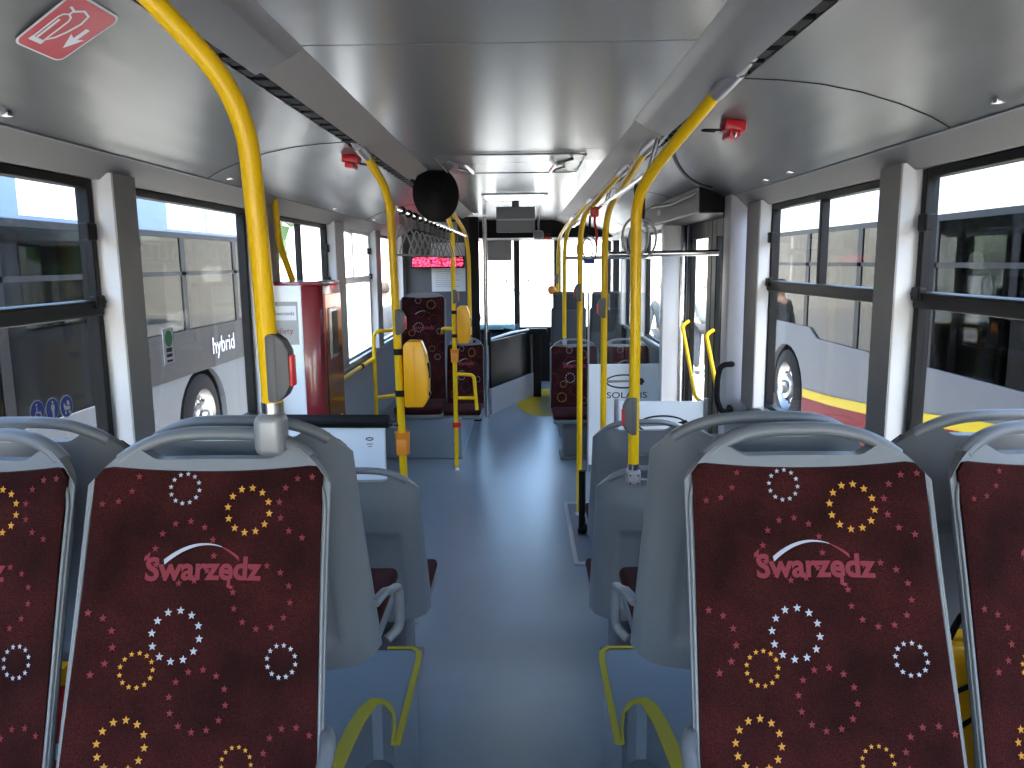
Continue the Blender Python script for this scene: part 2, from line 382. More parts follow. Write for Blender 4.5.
def make_seat(aisle=1, wall=0):
    r = bpy.data.objects.new('bus_seat', None); COL.objects.link(r); r.empty_display_size = .1
    # moulded shell
    mb = MB(); nu, nv = 44, 44
    def pos(a, b, back):
        u = -HW + 2 * HW * a; zbot = .335 + .03 * (abs(u) / HW) ** 6; z = zbot + (bodytop(u) - zbot) * b
        y = front(u, z)
        if back:
            e = max(0, 1 - (abs(u) / HW) ** 5) ** .5
            t = .010 + .044 * e
            t *= 1 - .45 * sm(.8, 1, b)
            rec = sm(.150, .130, abs(u)) * sm(.74, .71, z) * sm(.40, .43, z) * .014
            y += t - rec + .02 * sm(.55, .37, z) * e
        return (u * (.5 + .5 * flare(z)), y, z)
    mb.grid(lambda a, b: pos(a, b, 0), nu, nv, M['plastic']); mb.grid(lambda a, b: pos(a, b, 1), nu, nv, M['plastic'])
    rim = [(0, j) for j in range(nv + 1)] + [(i, nv) for i in range(1, nu + 1)] + [(nu, j) for j in range(nv - 1, -1, -1)] + [(i, 0) for i in range(nu - 1, 0, -1)]
    n = len(rim)
    mb.add([pos(i / nu, j / nv, 0) for i, j in rim] + [pos(i / nu, j / nv, 1) for i, j in rim], [(k, (k + 1) % n, n + (k + 1) % n, n + k) for k in range(n)], M['plastic'])
    # raised rim round the pad
    # small embossed badge on the back
    sh = mb.build('seat_shell', r, smooth=50)
    bd = MB(); bd.tube([(.034 * math.cos(a), yb(.84) + .052 + .001, .84 + .013 * math.sin(a)) for a in [2 * PI * k / 20 for k in range(20)]], .0018, M['plastic'], 6, closed=True)
    bd.tube([(.024 * math.cos(a), yb(.84) + .052, .838 + .008 * math.sin(a)) for a in [PI * k / 8 for k in range(9)]], .0014, M['plastic'], 6)
    bd.build('embossed_badge', sh)
    h = MB(); pts = []
    for k in range(25):
        u = -.178 + .356 * k / 24; z = arch(u) - .0125; pts.append((u, front(u, z) + .017, z))
    h.tube(pts, .0122, M['plastic'], 12, flat=1.5); h.build('grab_handle', r, smooth=60)
    # rim line of the shell around the pad
    rm = MB(); pr = [(-.214 * (.3 + .7 * flare(z)), z) for z in (.40, .45, .5, .55, .6, .65, .7, .76, .82, .87)] + [(-.208, .90), (-.185, .926)]
    pr2 = pr + [(-.1, .918), (0, .913), (.1, .918)] + [(-x, z) for x, z in pr[::-1]]
    rm.tube([(x, front(x, z) - .003, z) for x, z in pr2], .0035, M['plastic'], 8, fil=.02); rm.build('shell_rim', r, smooth=60)
    fabric_back(.939, .40, .208, front, r)
    c = MB(); c.box(-.212, .212, -.20, .19, .325, .372, M['plastic'], .02, seg=3); c.build('seat_pan', r)
    q = MB(); q.box(-.212, .212, -.215, .19, .368, .412, M['fabric'], .02, seg=4); q.build('seat_cushion', r, smooth=60)
    l = MB(); w_ = .06 if aisle or wall else .12; o_ = -aisle * .10; l.box(o_ - w_, o_ + w_, -.12, .12, .02, .335, M['midgrey'], .03); l.box(o_ - w_ - .03, o_ + w_ + .03, -.15, .15, 0, .03, M['midgrey'], .008); l.build('pedestal', r)
    if aisle:
        s = aisle
        a = MB(); x = s * (HW + .012)
        a.tube([(x - s * .006, .235, .50), (x + s * .010, .19, .51), (x + s * .014, .10, .475), (x + s * .014, .01, .45), (x + s * .010, -.01, .32), (x - s * .02, .02, .30)], .0105, M['plastic'], 10, fil=.05, flat=1.3)
        a.build('hip_guard', r, smooth=60)
    return r

seatP = make_seat(1); seatN = make_seat(-1)       # hip guard on the +x or on the -x side
seat0 = make_seat(0)
def put(src, x, y, z, face, label, group, first=set(), sx=1):
    if src.name in first: o = dup(src, (x, y, z))
    else: first.add(src.name); o = src; o.location = (x, y, z)
    o.scale = (sx, 1, 1); o.rotation_euler = (0, 0, 0 if face == 'back' else PI); o['label'] = label; o['category'] = 'seat'; o['group'] = group
    return o
POD = .40
G1, G2, G3 = 'rear-facing seats in the nearest row', 'forward-facing seats back to back with the nearest row', 'single forward-facing shells before the door'
put(seatP, -.523, 1.0, POD, 'back', 'patterned maroon seat facing the camera, left of the aisle, yellow pole clamped to its handle', G1)
put(seatN, .562, 1.0, POD, 'back', 'patterned maroon seat facing the camera, nearest one right of the aisle', G1)
put(seat0, -.976, 1.0, POD, 'back', 'patterned maroon seat facing the camera by the left window, cut by the left picture edge', G1, sx=.93)
put(seat0, 1.023, 1.0, POD, 'back', 'patterned maroon seat facing the camera by the right window, cut by the right picture edge', G1, sx=.93)
put(seatN, -.535, 1.985, POD, 'front', 'grey seat shell behind the left aisle seat, back to back with it', G2)
put(seatP, .54, 1.985, POD, 'front', 'grey seat shell behind the right aisle seat, back to back with it', G2)
put(seat0, -.982, 1.985, POD, 'front', 'grey seat shell by the left window, back to back with the window seat', G2, sx=.93)
put(seat0, 1.02, 1.985, POD, 'front', 'grey seat shell by the right window, back to back with the window seat', G2, sx=.93)
put(seat0, -.545, 3.07, 0, 'front', 'grey backed seat on the low floor behind the white panel with black bar', G3)
put(seat0, .53, 3.07, 0, 'front', 'grey backed low-floor seat carrying the thick yellow pole on its handle', G3)
put(seat0, .59, 3.87, 0, 'front', 'grey backed low-floor seat just behind the white logo panel nearest the door', G3)
G4 = 'rear-facing seats beyond the middle door'
put(seat0, .52, 6.72, 0, 'back', 'dark patterned seat facing the camera beyond the door, on the aisle side', G4)
put(seat0, .985, 6.72, 0, 'back', 'dark patterned seat facing the camera beyond the door, beside the window', G4)
cs = dup(seat0, (-.49, 6.95, 0), label='lower dark patterned seat facing the camera beside the tall-backed seat', skip=('pedestal',))
cs.scale = (.8, 1, 1); cs['category'] = 'seat'; cs['group'] = 'rear-facing seats at the front left'; cs.rotation_euler = (0, 0, 0)

# tall-backed seat
def make_tall():
    r = thing('tall_seat', 'tall-backed dark patterned seat facing the camera near the grey partition', 'seat', (-.86, 6.80, 0), 0)
    hw = .212
    fr = lambda u, z: .27 + .12 * (z - .4) - .02 * (u / hw) ** 2
    def tp(u): return 1.425 - .07 * (abs(u) / hw) ** 5
    mb = MB(); nu = 24; nv = 24
    def pos(a, b, k):
        u = -hw + 2 * hw * a; z = .38 + (tp(u) - .38) * b; return (u, fr(u, z) + (.012 + .05 * max(0, 1 - abs(u / hw) ** 5) ** .5 if k else 0), z)
    for k in (0, 1): mb.grid(lambda a, b: pos(a, b, k), nu, nv, M['plastic'])
    rim = [(0, j) for j in range(nv + 1)] + [(i, nv) for i in range(1, nu + 1)] + [(nu, j) for j in range(nv - 1, -1, -1)] + [(i, 0) for i in range(nu - 1, 0, -1)]
    n = len(rim); mb.add([pos(i / nu, j / nv, 0) for i, j in rim] + [pos(i / nu, j / nv, 1) for i, j in rim], [(k, (k + 1) % n, n + (k + 1) % n, n + k) for k in range(n)], M['plastic'])
    mb.build('seat_shell', r, smooth=50)
    fabric_back(1.40, .42, .196, fr, r, text_w=.30)
    q = MB(); q.box(-.208, .208, -.2, .26, .40, .47, M['fabric'], .025, seg=4); q.build('seat_cushion', r, smooth=60)
    c = MB(); c.box(-.21, .21, -.18, .28, .36, .41, M['plastic'], .015); c.build('seat_pan', r)
make_tall()

# plain grey high-back shells seen further forward
def make_highback(x, y, z, label):
    r = thing('high_back_seat', label, 'seat', (x, y, z), PI, 'grey high-backed seats near the front')
    b = MB(); b.box(-.21, .21, .20, .29, .36, .92, M['hbgrey'], .04, Matrix.Rotation(-.12, 3, 'X'), 4); b.build('backrest', r, smooth=60)
    h = MB(); h.box(-.19, .19, .26, .34, .88, 1.10, M['hbgrey'], .05, Matrix.Rotation(-.12, 3, 'X'), 4); h.build('headrest', r, smooth=60)
    c = MB(); c.box(-.21, .21, -.22, .24, .36, .46, M['fabric'], .03, seg=3); c.build('seat_cushion', r, smooth=60)
    p = MB(); p.box(-.12, .12, -.1, .15, 0, .37, M['midgrey'], .02); p.build('pedestal', r)
    return r
hb = make_highback(.60, 9.55, .25, 'grey high-backed seat at the front, left of the front pair right of the aisle')
dup(hb, (1.06, 9.55, .25), label='grey high-backed seat at the front, beside the right windows')
mb = MB(); mb.box(-1.1, -.5, 8.9, 9.6, 0, .248, M['darkgrey'], .01); tag(mb.build('seat_plinth', smooth=0), 'dark plinth under the driver seat behind the partition', 'plinth')
ds = dup(hb, (-.70, 9.2, .25), label='grey driver seat behind the partition on the left'); del ds['group']

# ------------------------------------------------------------------ bus shell
Y0, Y1 = -1.6, 11.2
f = MB(); f.box(-1.25, 1.25, Y0, Y1, -.06, 0, M['floor']); struct(f.build('floor', smooth=0))
# ceiling: centre panels
cl = MB(); seams = [Y0, 1.90, 3.62, 5.5, 7.4, 9.3, Y1]
for a, b in zip(seams[:-1], seams[1:]):
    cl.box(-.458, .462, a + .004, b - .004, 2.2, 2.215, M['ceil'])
cl.box(-.50, .50, Y0, Y1, 2.216, 2.26, M['black'])
struct(cl.build('ceiling', smooth=0))
def side(s, nm):
    c = MB()      # curved cove between the slot and the window band
    prof = [(.612, 2.148), (.70, 2.143), (.80, 2.132), (.90, 2.112), (1.0, 2.082), (1.08, 2.05), (1.13, 2.022)]
    n = 40
    for i in range(len(prof) - 1):
        pass
    def P(a, b):
        k = a * (len(prof) - 1); i = min(int(k), len(prof) - 2); t = k - i
        return (s * (prof[i][0] * (1 - t) + prof[i + 1][0] * t), Y0 + (10.4 - Y0) * b, prof[i][1] * (1 - t) + prof[i + 1][1] * t)
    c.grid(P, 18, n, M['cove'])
    c.prism([(s * .612, 2.160), (s * 1.0, 2.15), (s * 1.13, 2.10), (s * 1.29, 2.10), (s * 1.29, 2.30), (s * .612, 2.30)], Y0, 10.4, M['wall'], 'y')
    c.tube([(s * 1.132, Y0, 2.020), (s * 1.132, 10.4, 2.020)], .004, M['wall'], 6)
    c.prism([(s * 1.13, 2.024), (s * 1.205, 1.955), (s * 1.262, 1.955), (s * 1.29, 2.12), (s * 1.13, 2.12)], Y0, 10.4, M['pillar_in'], 'y')
    for yy in (2.05, 5.0, 8.0) if s > 0 else (3.0, 6.0, 9.0):      # panel joints
        c.tube([(s * p[0], yy, p[1] - .0005) for p in prof], .0018, M['darkgrey'], 6)
    for yy in (1.80, 3.15, 3.45, 4.9, 6.2, 7.5):
        c.box(s * 1.10 - .012, s * 1.10 + .012, yy - .012, yy + .012, 2.032, 2.044, M['steel'], .003)
    o = c.build('trim_%d' % (1 if s < 0 else 2), smooth=40)
    struct(o)
    d = MB()      # duct between ceiling panel and slot: ribbed, with a smooth cover at the rear
    a0, a1 = (s * .462, 2.203), (s * .566, 2.150)
    d.prism([a0, a1, (s * .575, 2.22), (s * .47, 2.25)], 1.9 if s < 0 else 2.9, 10.4, M['rib'], 'y')
    d.prism([(s * .455, 2.200), (s * .49, 2.176), (s * .574, 2.138), (s * .58, 2.22), (s * .47, 2.25)], Y0, 1.92 if s < 0 else 2.92, M['cover'], 'y', bev=.006)
    struct(d.build('trim_%d' % (3 if s < 0 else 4), smooth=30))
    k = MB()      # black slotted track
    k.box(s * .568, s * .614, Y0, 10.4, 2.165, 2.2, M['black'])
    for j in range(110):
        y = Y0 + .05 + j * .108
        k.box(s * .570, s * .612, y, y + .07, 2.150, 2.166, M['rubber'])
    struct(k.build('trim_%d' % (5 if s < 0 else 6), smooth=0))
    # wall below the windows
    w = MB(); w.box(s * 1.235, s * 1.262, Y0, 4.15 if s > 0 else 10.9, 0, .985, M['wall'])
    if s > 0: w.box(s * 1.235, s * 1.262, 5.85, 8.9, 0, .985, M['wall'])
    struct(w.build('wall_%s' % nm, smooth=0)); w = MB(); w.box(s * 1.19, s * 1.245, Y0, 4.05 if s > 0 else 10.2, .955, .99, M['alu'], .006)
    if s > 0: w.box(s * 1.19, s * 1.245, 5.85, 8.8, .955, .99, M['alu'], .006)
    struct(w.build('trim_%d' % (41 if s < 0 else 42), smooth=0))
side(-1, 'left'); side(1, 'right')

ZS, ZT = .99, 1.955
wn = [0]
def window(s, y0, y1, bar=True, split=None, frame=None, latch=True, light=False):
    wn[0] += 1; fm = M['alu'] if light else M['black']
    X = s * 1.245
    r = bpy.data.objects.new('window_%d' % wn[0], None); COL.objects.link(r); r.location = (X, (y0 + y1) / 2, ZS); struct(r)
    def L(x0, x1, a, b, c, d, m, mb, bev=0): mb.box(x0 - X, x1 - X, a - (y0 + y1) / 2, b - (y0 + y1) / 2, c - ZS, d - ZS, m, bev)
    fr = MB(); t = .028
    L(s * 1.222, s * 1.262, y0, y0 + t, ZS, ZT, fm, fr, .004); L(s * 1.222, s * 1.262, y1 - t, y1, ZS, ZT, fm, fr, .004)
    L(s * 1.222, s * 1.262, y0 + t, y1 - t, ZT - t, ZT, fm, fr, .004); L(s * 1.222, s * 1.262, y0 + t, y1 - t, ZS, ZS + .02, fm, fr, .004)
    fr.build('window_frame', r, smooth=0)
    g = MB(); L(s * 1.243, s * 1.247, y0 + t, y1 - t, ZS + .02, ZT - t, M['glass'], g); g.build('window_glass', r, smooth=0)
    if bar:
        b = MB(); L(s * 1.212, s * 1.250, y0 + .01, y1 - .01, 1.553, 1.602, M['darkgrey'] if not light else M['alu'], b, .006)
        L(s * 1.204, s * 1.22, y0 + .01, y1 - .01, 1.590, 1.600, fm, b, .002)
        if split: L(s * 1.222, s * 1.255, split - .014, split + .014, 1.60, ZT - t, fm, b, .003)
        b.build('vent_rail', r, smooth=0)
        if latch:
            l = MB(); L(s * 1.198, s * 1.228, y1 - .085, y1 - .035, 1.775, 1.825, M['black'], l, .006)
            L(s * 1.200, s * 1.225, y1 - .07, y1 - .02, 1.575, 1.615, M['black'], l, .006); l.build('vent_latch', r, smooth=0)
    return r
tn = [6]
def pillar(s, y0, y1, lit=.075, z0=.985):
    tn[0] += 1; p = MB()
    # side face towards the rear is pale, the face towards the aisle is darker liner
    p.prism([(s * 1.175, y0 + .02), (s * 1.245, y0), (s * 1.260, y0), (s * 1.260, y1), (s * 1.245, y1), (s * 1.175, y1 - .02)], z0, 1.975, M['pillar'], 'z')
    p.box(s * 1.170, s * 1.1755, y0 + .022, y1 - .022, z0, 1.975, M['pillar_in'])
    struct(p.build('trim_%d' % tn[0], smooth=0))
window(-1, -1.2, .55); window(-1, .80, 2.36); window(-1, 2.52, 3.66, bar=False); window(-1, 4.02, 5.17, split=4.55); window(-1, 5.46, 6.60, split=5.95, light=True, latch=True); window(-1, 6.86, 8.05, bar=False, light=True); window(-1, 8.6, 10.1, bar=False)
for a, b in ((.55, .80), (2.36, 2.54), (3.66, 3.98), (5.17, 5.46), (6.60, 6.86), (8.05, 8.6), (10.1, 10.4), (-1.6, -1.2)): pillar(-1, a, b)
window(1, -1.2, .55); window(1, .80, 2.36); window(1, 2.52, 3.76, split=3.14); window(1, 6.25, 7.45, bar=False); window(1, 7.7, 8.85, bar=False)
for a, b in ((.55, .80), (2.36, 2.54), (3.74, 3.99), (7.45, 7.7), (8.85, 9.0), (-1.6, -1.2)): pillar(1, a, b)

# rear wall behind the camera with its window
w = MB(); w.box(-1.3, 1.3, Y0 - .06, Y0, 0, 1.0, M['wall']); w.box(-1.3, -1.0, Y0 - .06, Y0, 1.0, 2.3, M['wall']); w.box(1.0, 1.3, Y0 - .06, Y0, 1.0, 2.3, M['wall']); w.box(-1, 1, Y0 - .06, Y0, 1.95, 2.3, M['wall'])
struct(w.build('wall_rear', smooth=0))

# roof skin above so no sky leaks in
rf = MB(); rf.box(-1.31, 1.31, Y0 - .08, 10.6, 2.30, 2.36, M['bus_white']); rf.box(-1.31, 1.31, 10.6, 11.35, 2.30, 2.36, M['bus_white']); struct(rf.build('roof', smooth=0))

# podiums
def podium(s, cx, nm):
    T = [(.42, 2.475), (.335, 2.475), (.318, 2.455), (.312, 2.40), (.311, 1.94)]
    N = [(.316, 2.02), (.330, 2.095), (.355, 2.15), (.385, 2.173), (.416, 2.175), (.440, 2.13), (.455, 2.05), (.463, 1.95), (.470, 1.82), (.48, 1.6), (.50, 1.2), (.50, Y0)]
    out = [(1.234, 2.475)] + T + N + [(1.234, Y0)]
    p = MB(); p.prism([(s * x, y) for x, y in out], 0, POD, M['floor'], 'z')
    p.prism([(s * .314, Y0), (s * .314, 2.3), (s * .6, 2.3), (s * .6, Y0)], 0, .20, M['floor'], 'z')
    o = tag(p.build('seat_podium', smooth=25), 'blue vinyl covered raised platform under the seats %s of the aisle' % nm, 'platform')
    e = MB()
    a = [(s * x, y) for x, y in T]; b = [(s * x, y) for x, y in T[-1:] + N[:-2]]
    w = .032
    # ribbon lies on the top, inside of the edge
    e.strip(a, w * (1 if s < 0 else -1) * -1 * -1, POD + .001, M['yellow_mark']) if False else None
    def inner(pts, w):      # w may grow along the strip      # push points inwards (away from the aisle / notch)
        res = []; n = len(pts)
        for i in range(n):
            q0 = Vector(pts[max(i - 1, 0)]); q1 = Vector(pts[min(i + 1, n - 1)]); t = (q1 - q0).normalized(); nn = Vector((-t.y, t.x)) * (-1 if s < 0 else 1) * -1
            res.append(Vector(pts[i]) + nn * (w if w < .021 else (.008 + .036 * sm(.15, .6, i / (n - 1)))))
        return res
    for pts, w in ((a, .019), (b, .024)):
        q = inner(pts, w); n = len(pts); vs = []
        for i in range(n): vs += [(pts[i][0], pts[i][1], POD + .0005), (q[i].x, q[i].y, POD + .0005), (pts[i][0], pts[i][1], POD + .004), (q[i].x, q[i].y, POD + .004)]
        fs = []
        for i in range(n - 1):
            A, B = i * 4, i * 4 + 4; fs += [(A + 2, A + 3, B + 3, B + 2), (A, A + 2, B + 2, B), (A + 1, B + 1, B + 3, A + 3)]
        e.add(vs, fs, M['yellow_mark'])
        # down-turned lip
        vs = []
        for i in range(n): vs += [(pts[i][0], pts[i][1], POD + .004), (pts[i][0], pts[i][1], POD - .012)]
        e.add(vs, [(2 * i, 2 * i + 1, 2 * i + 3, 2 * i + 2) for i in range(n - 1)], M['yellow_mark'])
    e.build('yellow_edging', o, smooth=0)
podium(-1, 0, 'left'); podium(1, 0, 'right')

# wheel box under the front left seats
p = MB(); p.box(-1.234, -.49, 6.65, 8.2, 0, .358, M['floor'], .01); p.box(-.49, -.484, 6.65, 8.2, 0, .02, M['alu'])
tag(p.build('wheel_box', smooth=0), 'blue vinyl covered wheel box behind the tall-backed seat', 'platform')
p = MB(); p.box(.40, 1.18, 7.5, 9.9, 0, .25, M['floor'], .01)
tag(p.build('wheel_box', smooth=0), 'blue vinyl covered platform under the front right seats', 'platform')

# ------------------------------------------------------------------ poles
R = .0178
def cone_joint(mb, a, b, r=.021, m=None): mb.tube([a, b], [r, r], m or M['alu'], 14)
def pole(name, label, path, fil, silver, clamp=None, floor=False, r=R, group='yellow grab poles'):
    base = Vector(path[0]); r0 = thing(name, label, 'pole', base, 0, group)
    loc = lambda p: tuple(Vector(p) - base)
    t = MB(); t.tube([loc(p) for p in path], r, M['yellow'], 16, fil=fil, fn=10); t.build('tube', r0, smooth=60)
    if silver:
        j = MB(); a, b, c = silver
        j.tube([loc(a), loc(b)], r * 1.22, M['alu'], 14); j.tube([loc(b), loc(c)], [r * .95, r * .6], M['alu'], 12); j.build('end_fitting', r0, smooth=50)
    if clamp:
        c = MB(); c.tube([(0, 0, .014), (0, 0, -.006)], r * 1.12, M['steel'], 14)
        k = 1.35 if clamp == 'big' else 1
        c.box(-.030 if k > 1 else -.024, .024, -.034 if k > 1 else -.024, .024, -.062 * k, -.006, M['castgrey'], .012 * k, seg=4)
        for sx in (-.013, .013):
            for sz in (-.022, -.048): c.tube([(sx, -.024, sz), (sx, -.027, sz)], .003, M['steel'], 8)
        c.build('handle_clamp', r0, smooth=40)
    if floor:
        c = MB(); c.lathe([(.0, .02), (r * 1.3, .02), (r * 1.9, .004), (r * 1.9, 0)], M['yellow'] if floor == 2 else M['alu'], 20); c.build('floor_flange', r0, smooth=40)
    return r0
P1 = pole('grab_pole', 'thick yellow pole rising from the nearest left seat handle and bending to the ceiling',
     [(-.414, 1.415, 1.435), (-.409, 1.385, 1.70), (-.412, 1.355, 1.975), (-.545, 1.31, 2.13), (-.575, 1.27, 2.155)], .10, ((-.575, 1.27, 2.155), (-.585, 1.24, 2.163), (-.59, 1.16, 2.166)), 'big', r=.0178)
P2 = pole('grab_pole', 'thick yellow pole standing on the right low-floor seat and bending back to the ceiling',
     [(.42, 2.56, 1.012), (.42, 2.56, 1.50), (.418, 2.56, 1.90), (.46, 2.44, 1.985), (.565, 2.14, 2.132)], .09, ((.565, 2.14, 2.132), (.585, 2.0, 2.158), (.59, 1.86, 2.166)), True)
P3 = pole('grab_pole', 'yellow pole beside the middle door holding the chrome cross bar',
     [(.51, 4.40, 0), (.51, 4.40, 1.95), (.555, 3.30, 2.14)], .25, ((.555, 3.30, 2.14), (.575, 3.06, 2.158), (.59, 2.9, 2.166)), False, 1)
P4 = pole('grab_pole', 'slim yellow pole standing on the floor by the ramp plate',
     [(.425, 5.10, 0), (.425, 5.10, 1.97), (.555, 4.1, 2.14)], .25, ((.555, 4.10, 2.14), (.575, 3.85, 2.158), (.59, 3.7, 2.166)), False, 1)
P5 = pole('grab_pole', 'slim yellow pole clamped on the dark aisle seat beyond the middle door',
     [(.432, 7.10, 1.0), (.432, 7.10, 1.95), (.555, 6.0, 2.14)], .3, ((.555, 6.0, 2.14), (.575, 5.8, 2.155), (.59, 5.7, 2.166)), True)
P6 = pole('grab_pole', 'farthest yellow pole right of the aisle, on the grey front seat',
     [(.47, 9.24, 1.30), (.47, 9.24, 1.95), (.555, 8.2, 2.14)], .3, ((.555, 8.2, 2.14), (.575, 8.0, 2.155), (.59, 7.9, 2.166)), True)
PL2 = pole('grab_pole', 'yellow pole left of the aisle carrying the nearest ticket validator',
     [(-.495, 3.50, 0), (-.512, 3.50, 1.2), (-.525, 3.48, 2.0), (-.575, 3.25, 2.13)], .12, ((-.575, 3.25, 2.13), (-.585, 3.12, 2.155), (-.59, 3.0, 2.166)), False, 1)
PL3 = pole('grab_pole', 'yellow floor pole left of the aisle carrying the farther ticket validator',
     [(-.505, 6.30, 0), (-.50, 6.30, 1.98), (-.55, 6.05, 2.13)], .15, ((-.55, 6.05, 2.13), (-.575, 5.9, 2.155), (-.59, 5.8, 2.166)), False, 1)
PL4 = pole('grab_pole', 'farthest yellow pole left of the aisle, clamped on the lower dark seat',
     [(-.445, 7.37, 1.0), (-.445, 7.37, 1.93), (-.53, 6.7, 2.12)], .3, ((-.53, 6.7, 2.12), (-.57, 6.5, 2.155), (-.59, 6.4, 2.166)), True)
P7 = pole('grab_pole', 'short bent yellow pole over the ticket machine by the left windows',
     [(-1.13, 4.03, 1.62), (-1.15, 3.91, 1.80), (-1.15, 3.87, 2.03)], .05, None, False, r=.016)

def stop_button(px, py, pz, ang, label, s=1., h=.115):
    r = thing('stop_button', label, 'button', (px, py, pz), ang, 'stop request buttons')
    b = MB()   # housing hugging the pole; local +x points away from the pole
    b.prism([(.010, -h / 2), (.026, -h / 2 + .012), (.036, -h / 4), (.036, h / 4), (.026, h / 2 - .012), (.010, h / 2)], -.017, .017, M['midgrey'], 'y', bev=.003)
    b.box(-.006, .014, -.020, .020, -h / 2, h / 2, M['midgrey'], .006)
    b.build('housing', r, smooth=30)
    c = MB(); c.box(.032, .041, -.012, .012, -.034, .024, M['button'], .004); c.build('red_button', r, smooth=30)
stop_button(-.405, 1.400, 1.515, -.05, 'grey stop button box with red key on the nearest left pole', h=.125)
stop_button(-.512, 3.49, 1.44, -.05, 'grey stop button box above the nearest ticket validator')
stop_button(.42, 2.56, 1.19, PI + .15, 'grey stop button box with red key on the thick right pole', h=.13)
stop_button(.51, 4.40, 1.44, PI + .15, 'grey stop button box on the yellow pole beside the middle door')
stop_button(.425, 5.10, 1.50, PI + .15, 'grey stop button box on the slim pole by the ramp plate')
stop_button(-.50, 6.30, 1.43, -.05, 'grey stop button box above the farther ticket validator')
stop_button(.47, 9.24, 1.50, PI + .15, 'grey stop button box on the farthest right pole')

def validator(x, y, z, label):
    r = thing('ticket_validator', label, 'ticket validator', (x, y, z), 0, 'yellow ticket validators')
    b = MB(); b.prism([(-.05, 0), (.035, 0), (.058, .04), (.062, .15), (.050, .24), (.028, .30), (-.03, .30), (-.05, .28)], -.045, .045, M['val'], 'y', bev=.008); b.build('housing', r, smooth=30)
    d = MB(); d.box(.052, .064, -.03, .03, .13, .20, M['black'], .004, Matrix.Rotation(-.05, 3, 'Y')); d.box(.056, .066, -.025, .025, .05, .065, M['black'], .002); d.box(-.001, .001, -.0468, -.0448, .02, .28, M['orange']); d.build('display', r, smooth=0)
    for zz in (.06, .25):
        c = MB(); c.tube([(-.072, .0, zz - .014), (-.072, 0, zz + .014)], .026, M['rubber'], 16); c.box(-.072, -.045, -.012, .012, zz - .012, zz + .012, M['rubber']); c.build('clamp', r, smooth=40)
validator(-.435, 3.50, 1.055, 'yellow-orange ticket validator on the nearer left pole')
validator(-.425, 6.30, 1.055, 'yellow-orange ticket validator on the farther left pole')
# orange receptacles for used tickets
def bin_(x, y, z, label):
    mb = MB(); mb.lathe([(.0195, .002), (.030, .0), (.034, .10), (.036, .105), (.033, .106), (.029, .10), (.0195, .012)], M['orange'], 20)
    mb.box(-.024, .024, -.037, -.028, .0, .075, M['orange'], .004)
    o = mb.build('ticket_bin', smooth=40, loc=(x, y, z)); tag(o, label, 'bin', 'orange ticket bins')
bin_(-.505, 3.50, .83, 'small orange ticket bin clipped low on the nearer left pole')
bin_(-.502, 6.30, .90, 'small orange ticket bin on the farther left pole')
mb = MB(); mb.tube([(0, 0, 0), (0, 0, .04)], .027, M['red'], 14); mb.box(.0, .045, -.02, .02, .0, .04, M['red'], .008)
tag(mb.build('pole_bracket', loc=(-.505, 6.30, .36), smooth=40), 'small red bracket low on the farther left pole', 'bracket')

# yellow handrail loops
def rail(name, label, paths, r=.015, m='yellow', fil=.06, cat='handrail', brackets=()):
    base = Vector(paths[0][0]); o0 = None; mb = MB()
    for p in paths: mb.tube([tuple(Vector(q) - base) for q in p], r, M[m], 12, fil=fil, fn=8)
    for b in brackets: mb.tube([tuple(Vector(b[0]) - base), tuple(Vector(b[1]) - base)], r * 1.35, M['rubber'], 12)
    o = mb.build(name, smooth=60, loc=tuple(base)); tag(o, label, cat); return o
rail('handrail', 'yellow looped rail standing beside the tall-backed seat', [[(-1.12, 6.1, .30), (-1.12, 6.1, 1.17), (-.97, 6.25, 1.17), (-.93, 6.40, 1.17)], [(-1.12, 6.1, .645), (-.97, 6.2, .645)]])
rail('handrail', 'yellow sloping wall rail under the left windows', [[(-1.17, 4.35, .93), (-1.17, 6.05, .93), (-1.12, 6.09, .96)]], brackets=[((-1.17, 4.9, .93), (-1.17, 4.96, .93)), ((-1.17, 5.8, .93), (-1.17, 5.86, .93))])
rail('handrail', 'yellow looped arm rail low on the farther left pole', [[(-.49, 6.31, .80), (-.35, 6.31, .79), (-.33, 6.31, .50)], [(-.49, 6.31, .60), (-.345, 6.31, .60)]], r=.014, fil=.04)
rail('handrail', 'short yellow rail joining the farther left pole to the seat', [[(-.51, 6.31, 1.17), (-.60, 6.36, 1.17), (-.62, 6.50, 1.12)]], r=.014, fil=.03)
rail('grab_rail', 'black rubber loop handle on the pale door pillar', [[(1.14, 4.075, 1.16), (1.14, 4.02, 1.165), (1.075, 4.01, 1.165), (1.058, 4.01, 1.10), (1.058, 4.01, .98), (1.085, 4.01, .915), (1.14, 4.02, .92), (1.14, 4.075, .93)]], r=.0145, m='rubber', fil=.04, cat='handle')
rail('cross_bar', 'chrome bar crossing from the yellow pole to the door pillar', [[(.53, 4.40, 1.735), (1.14, 4.40, 1.74)]], r=.017, m='steel', fil=0, cat='bar')
rail('cross_bar', 'chrome bar crossing beyond the door above the dark seats', [[(.45, 7.10, 1.73), (1.235, 7.10, 1.73)]], r=.016, m='steel', fil=0, cat='bar')

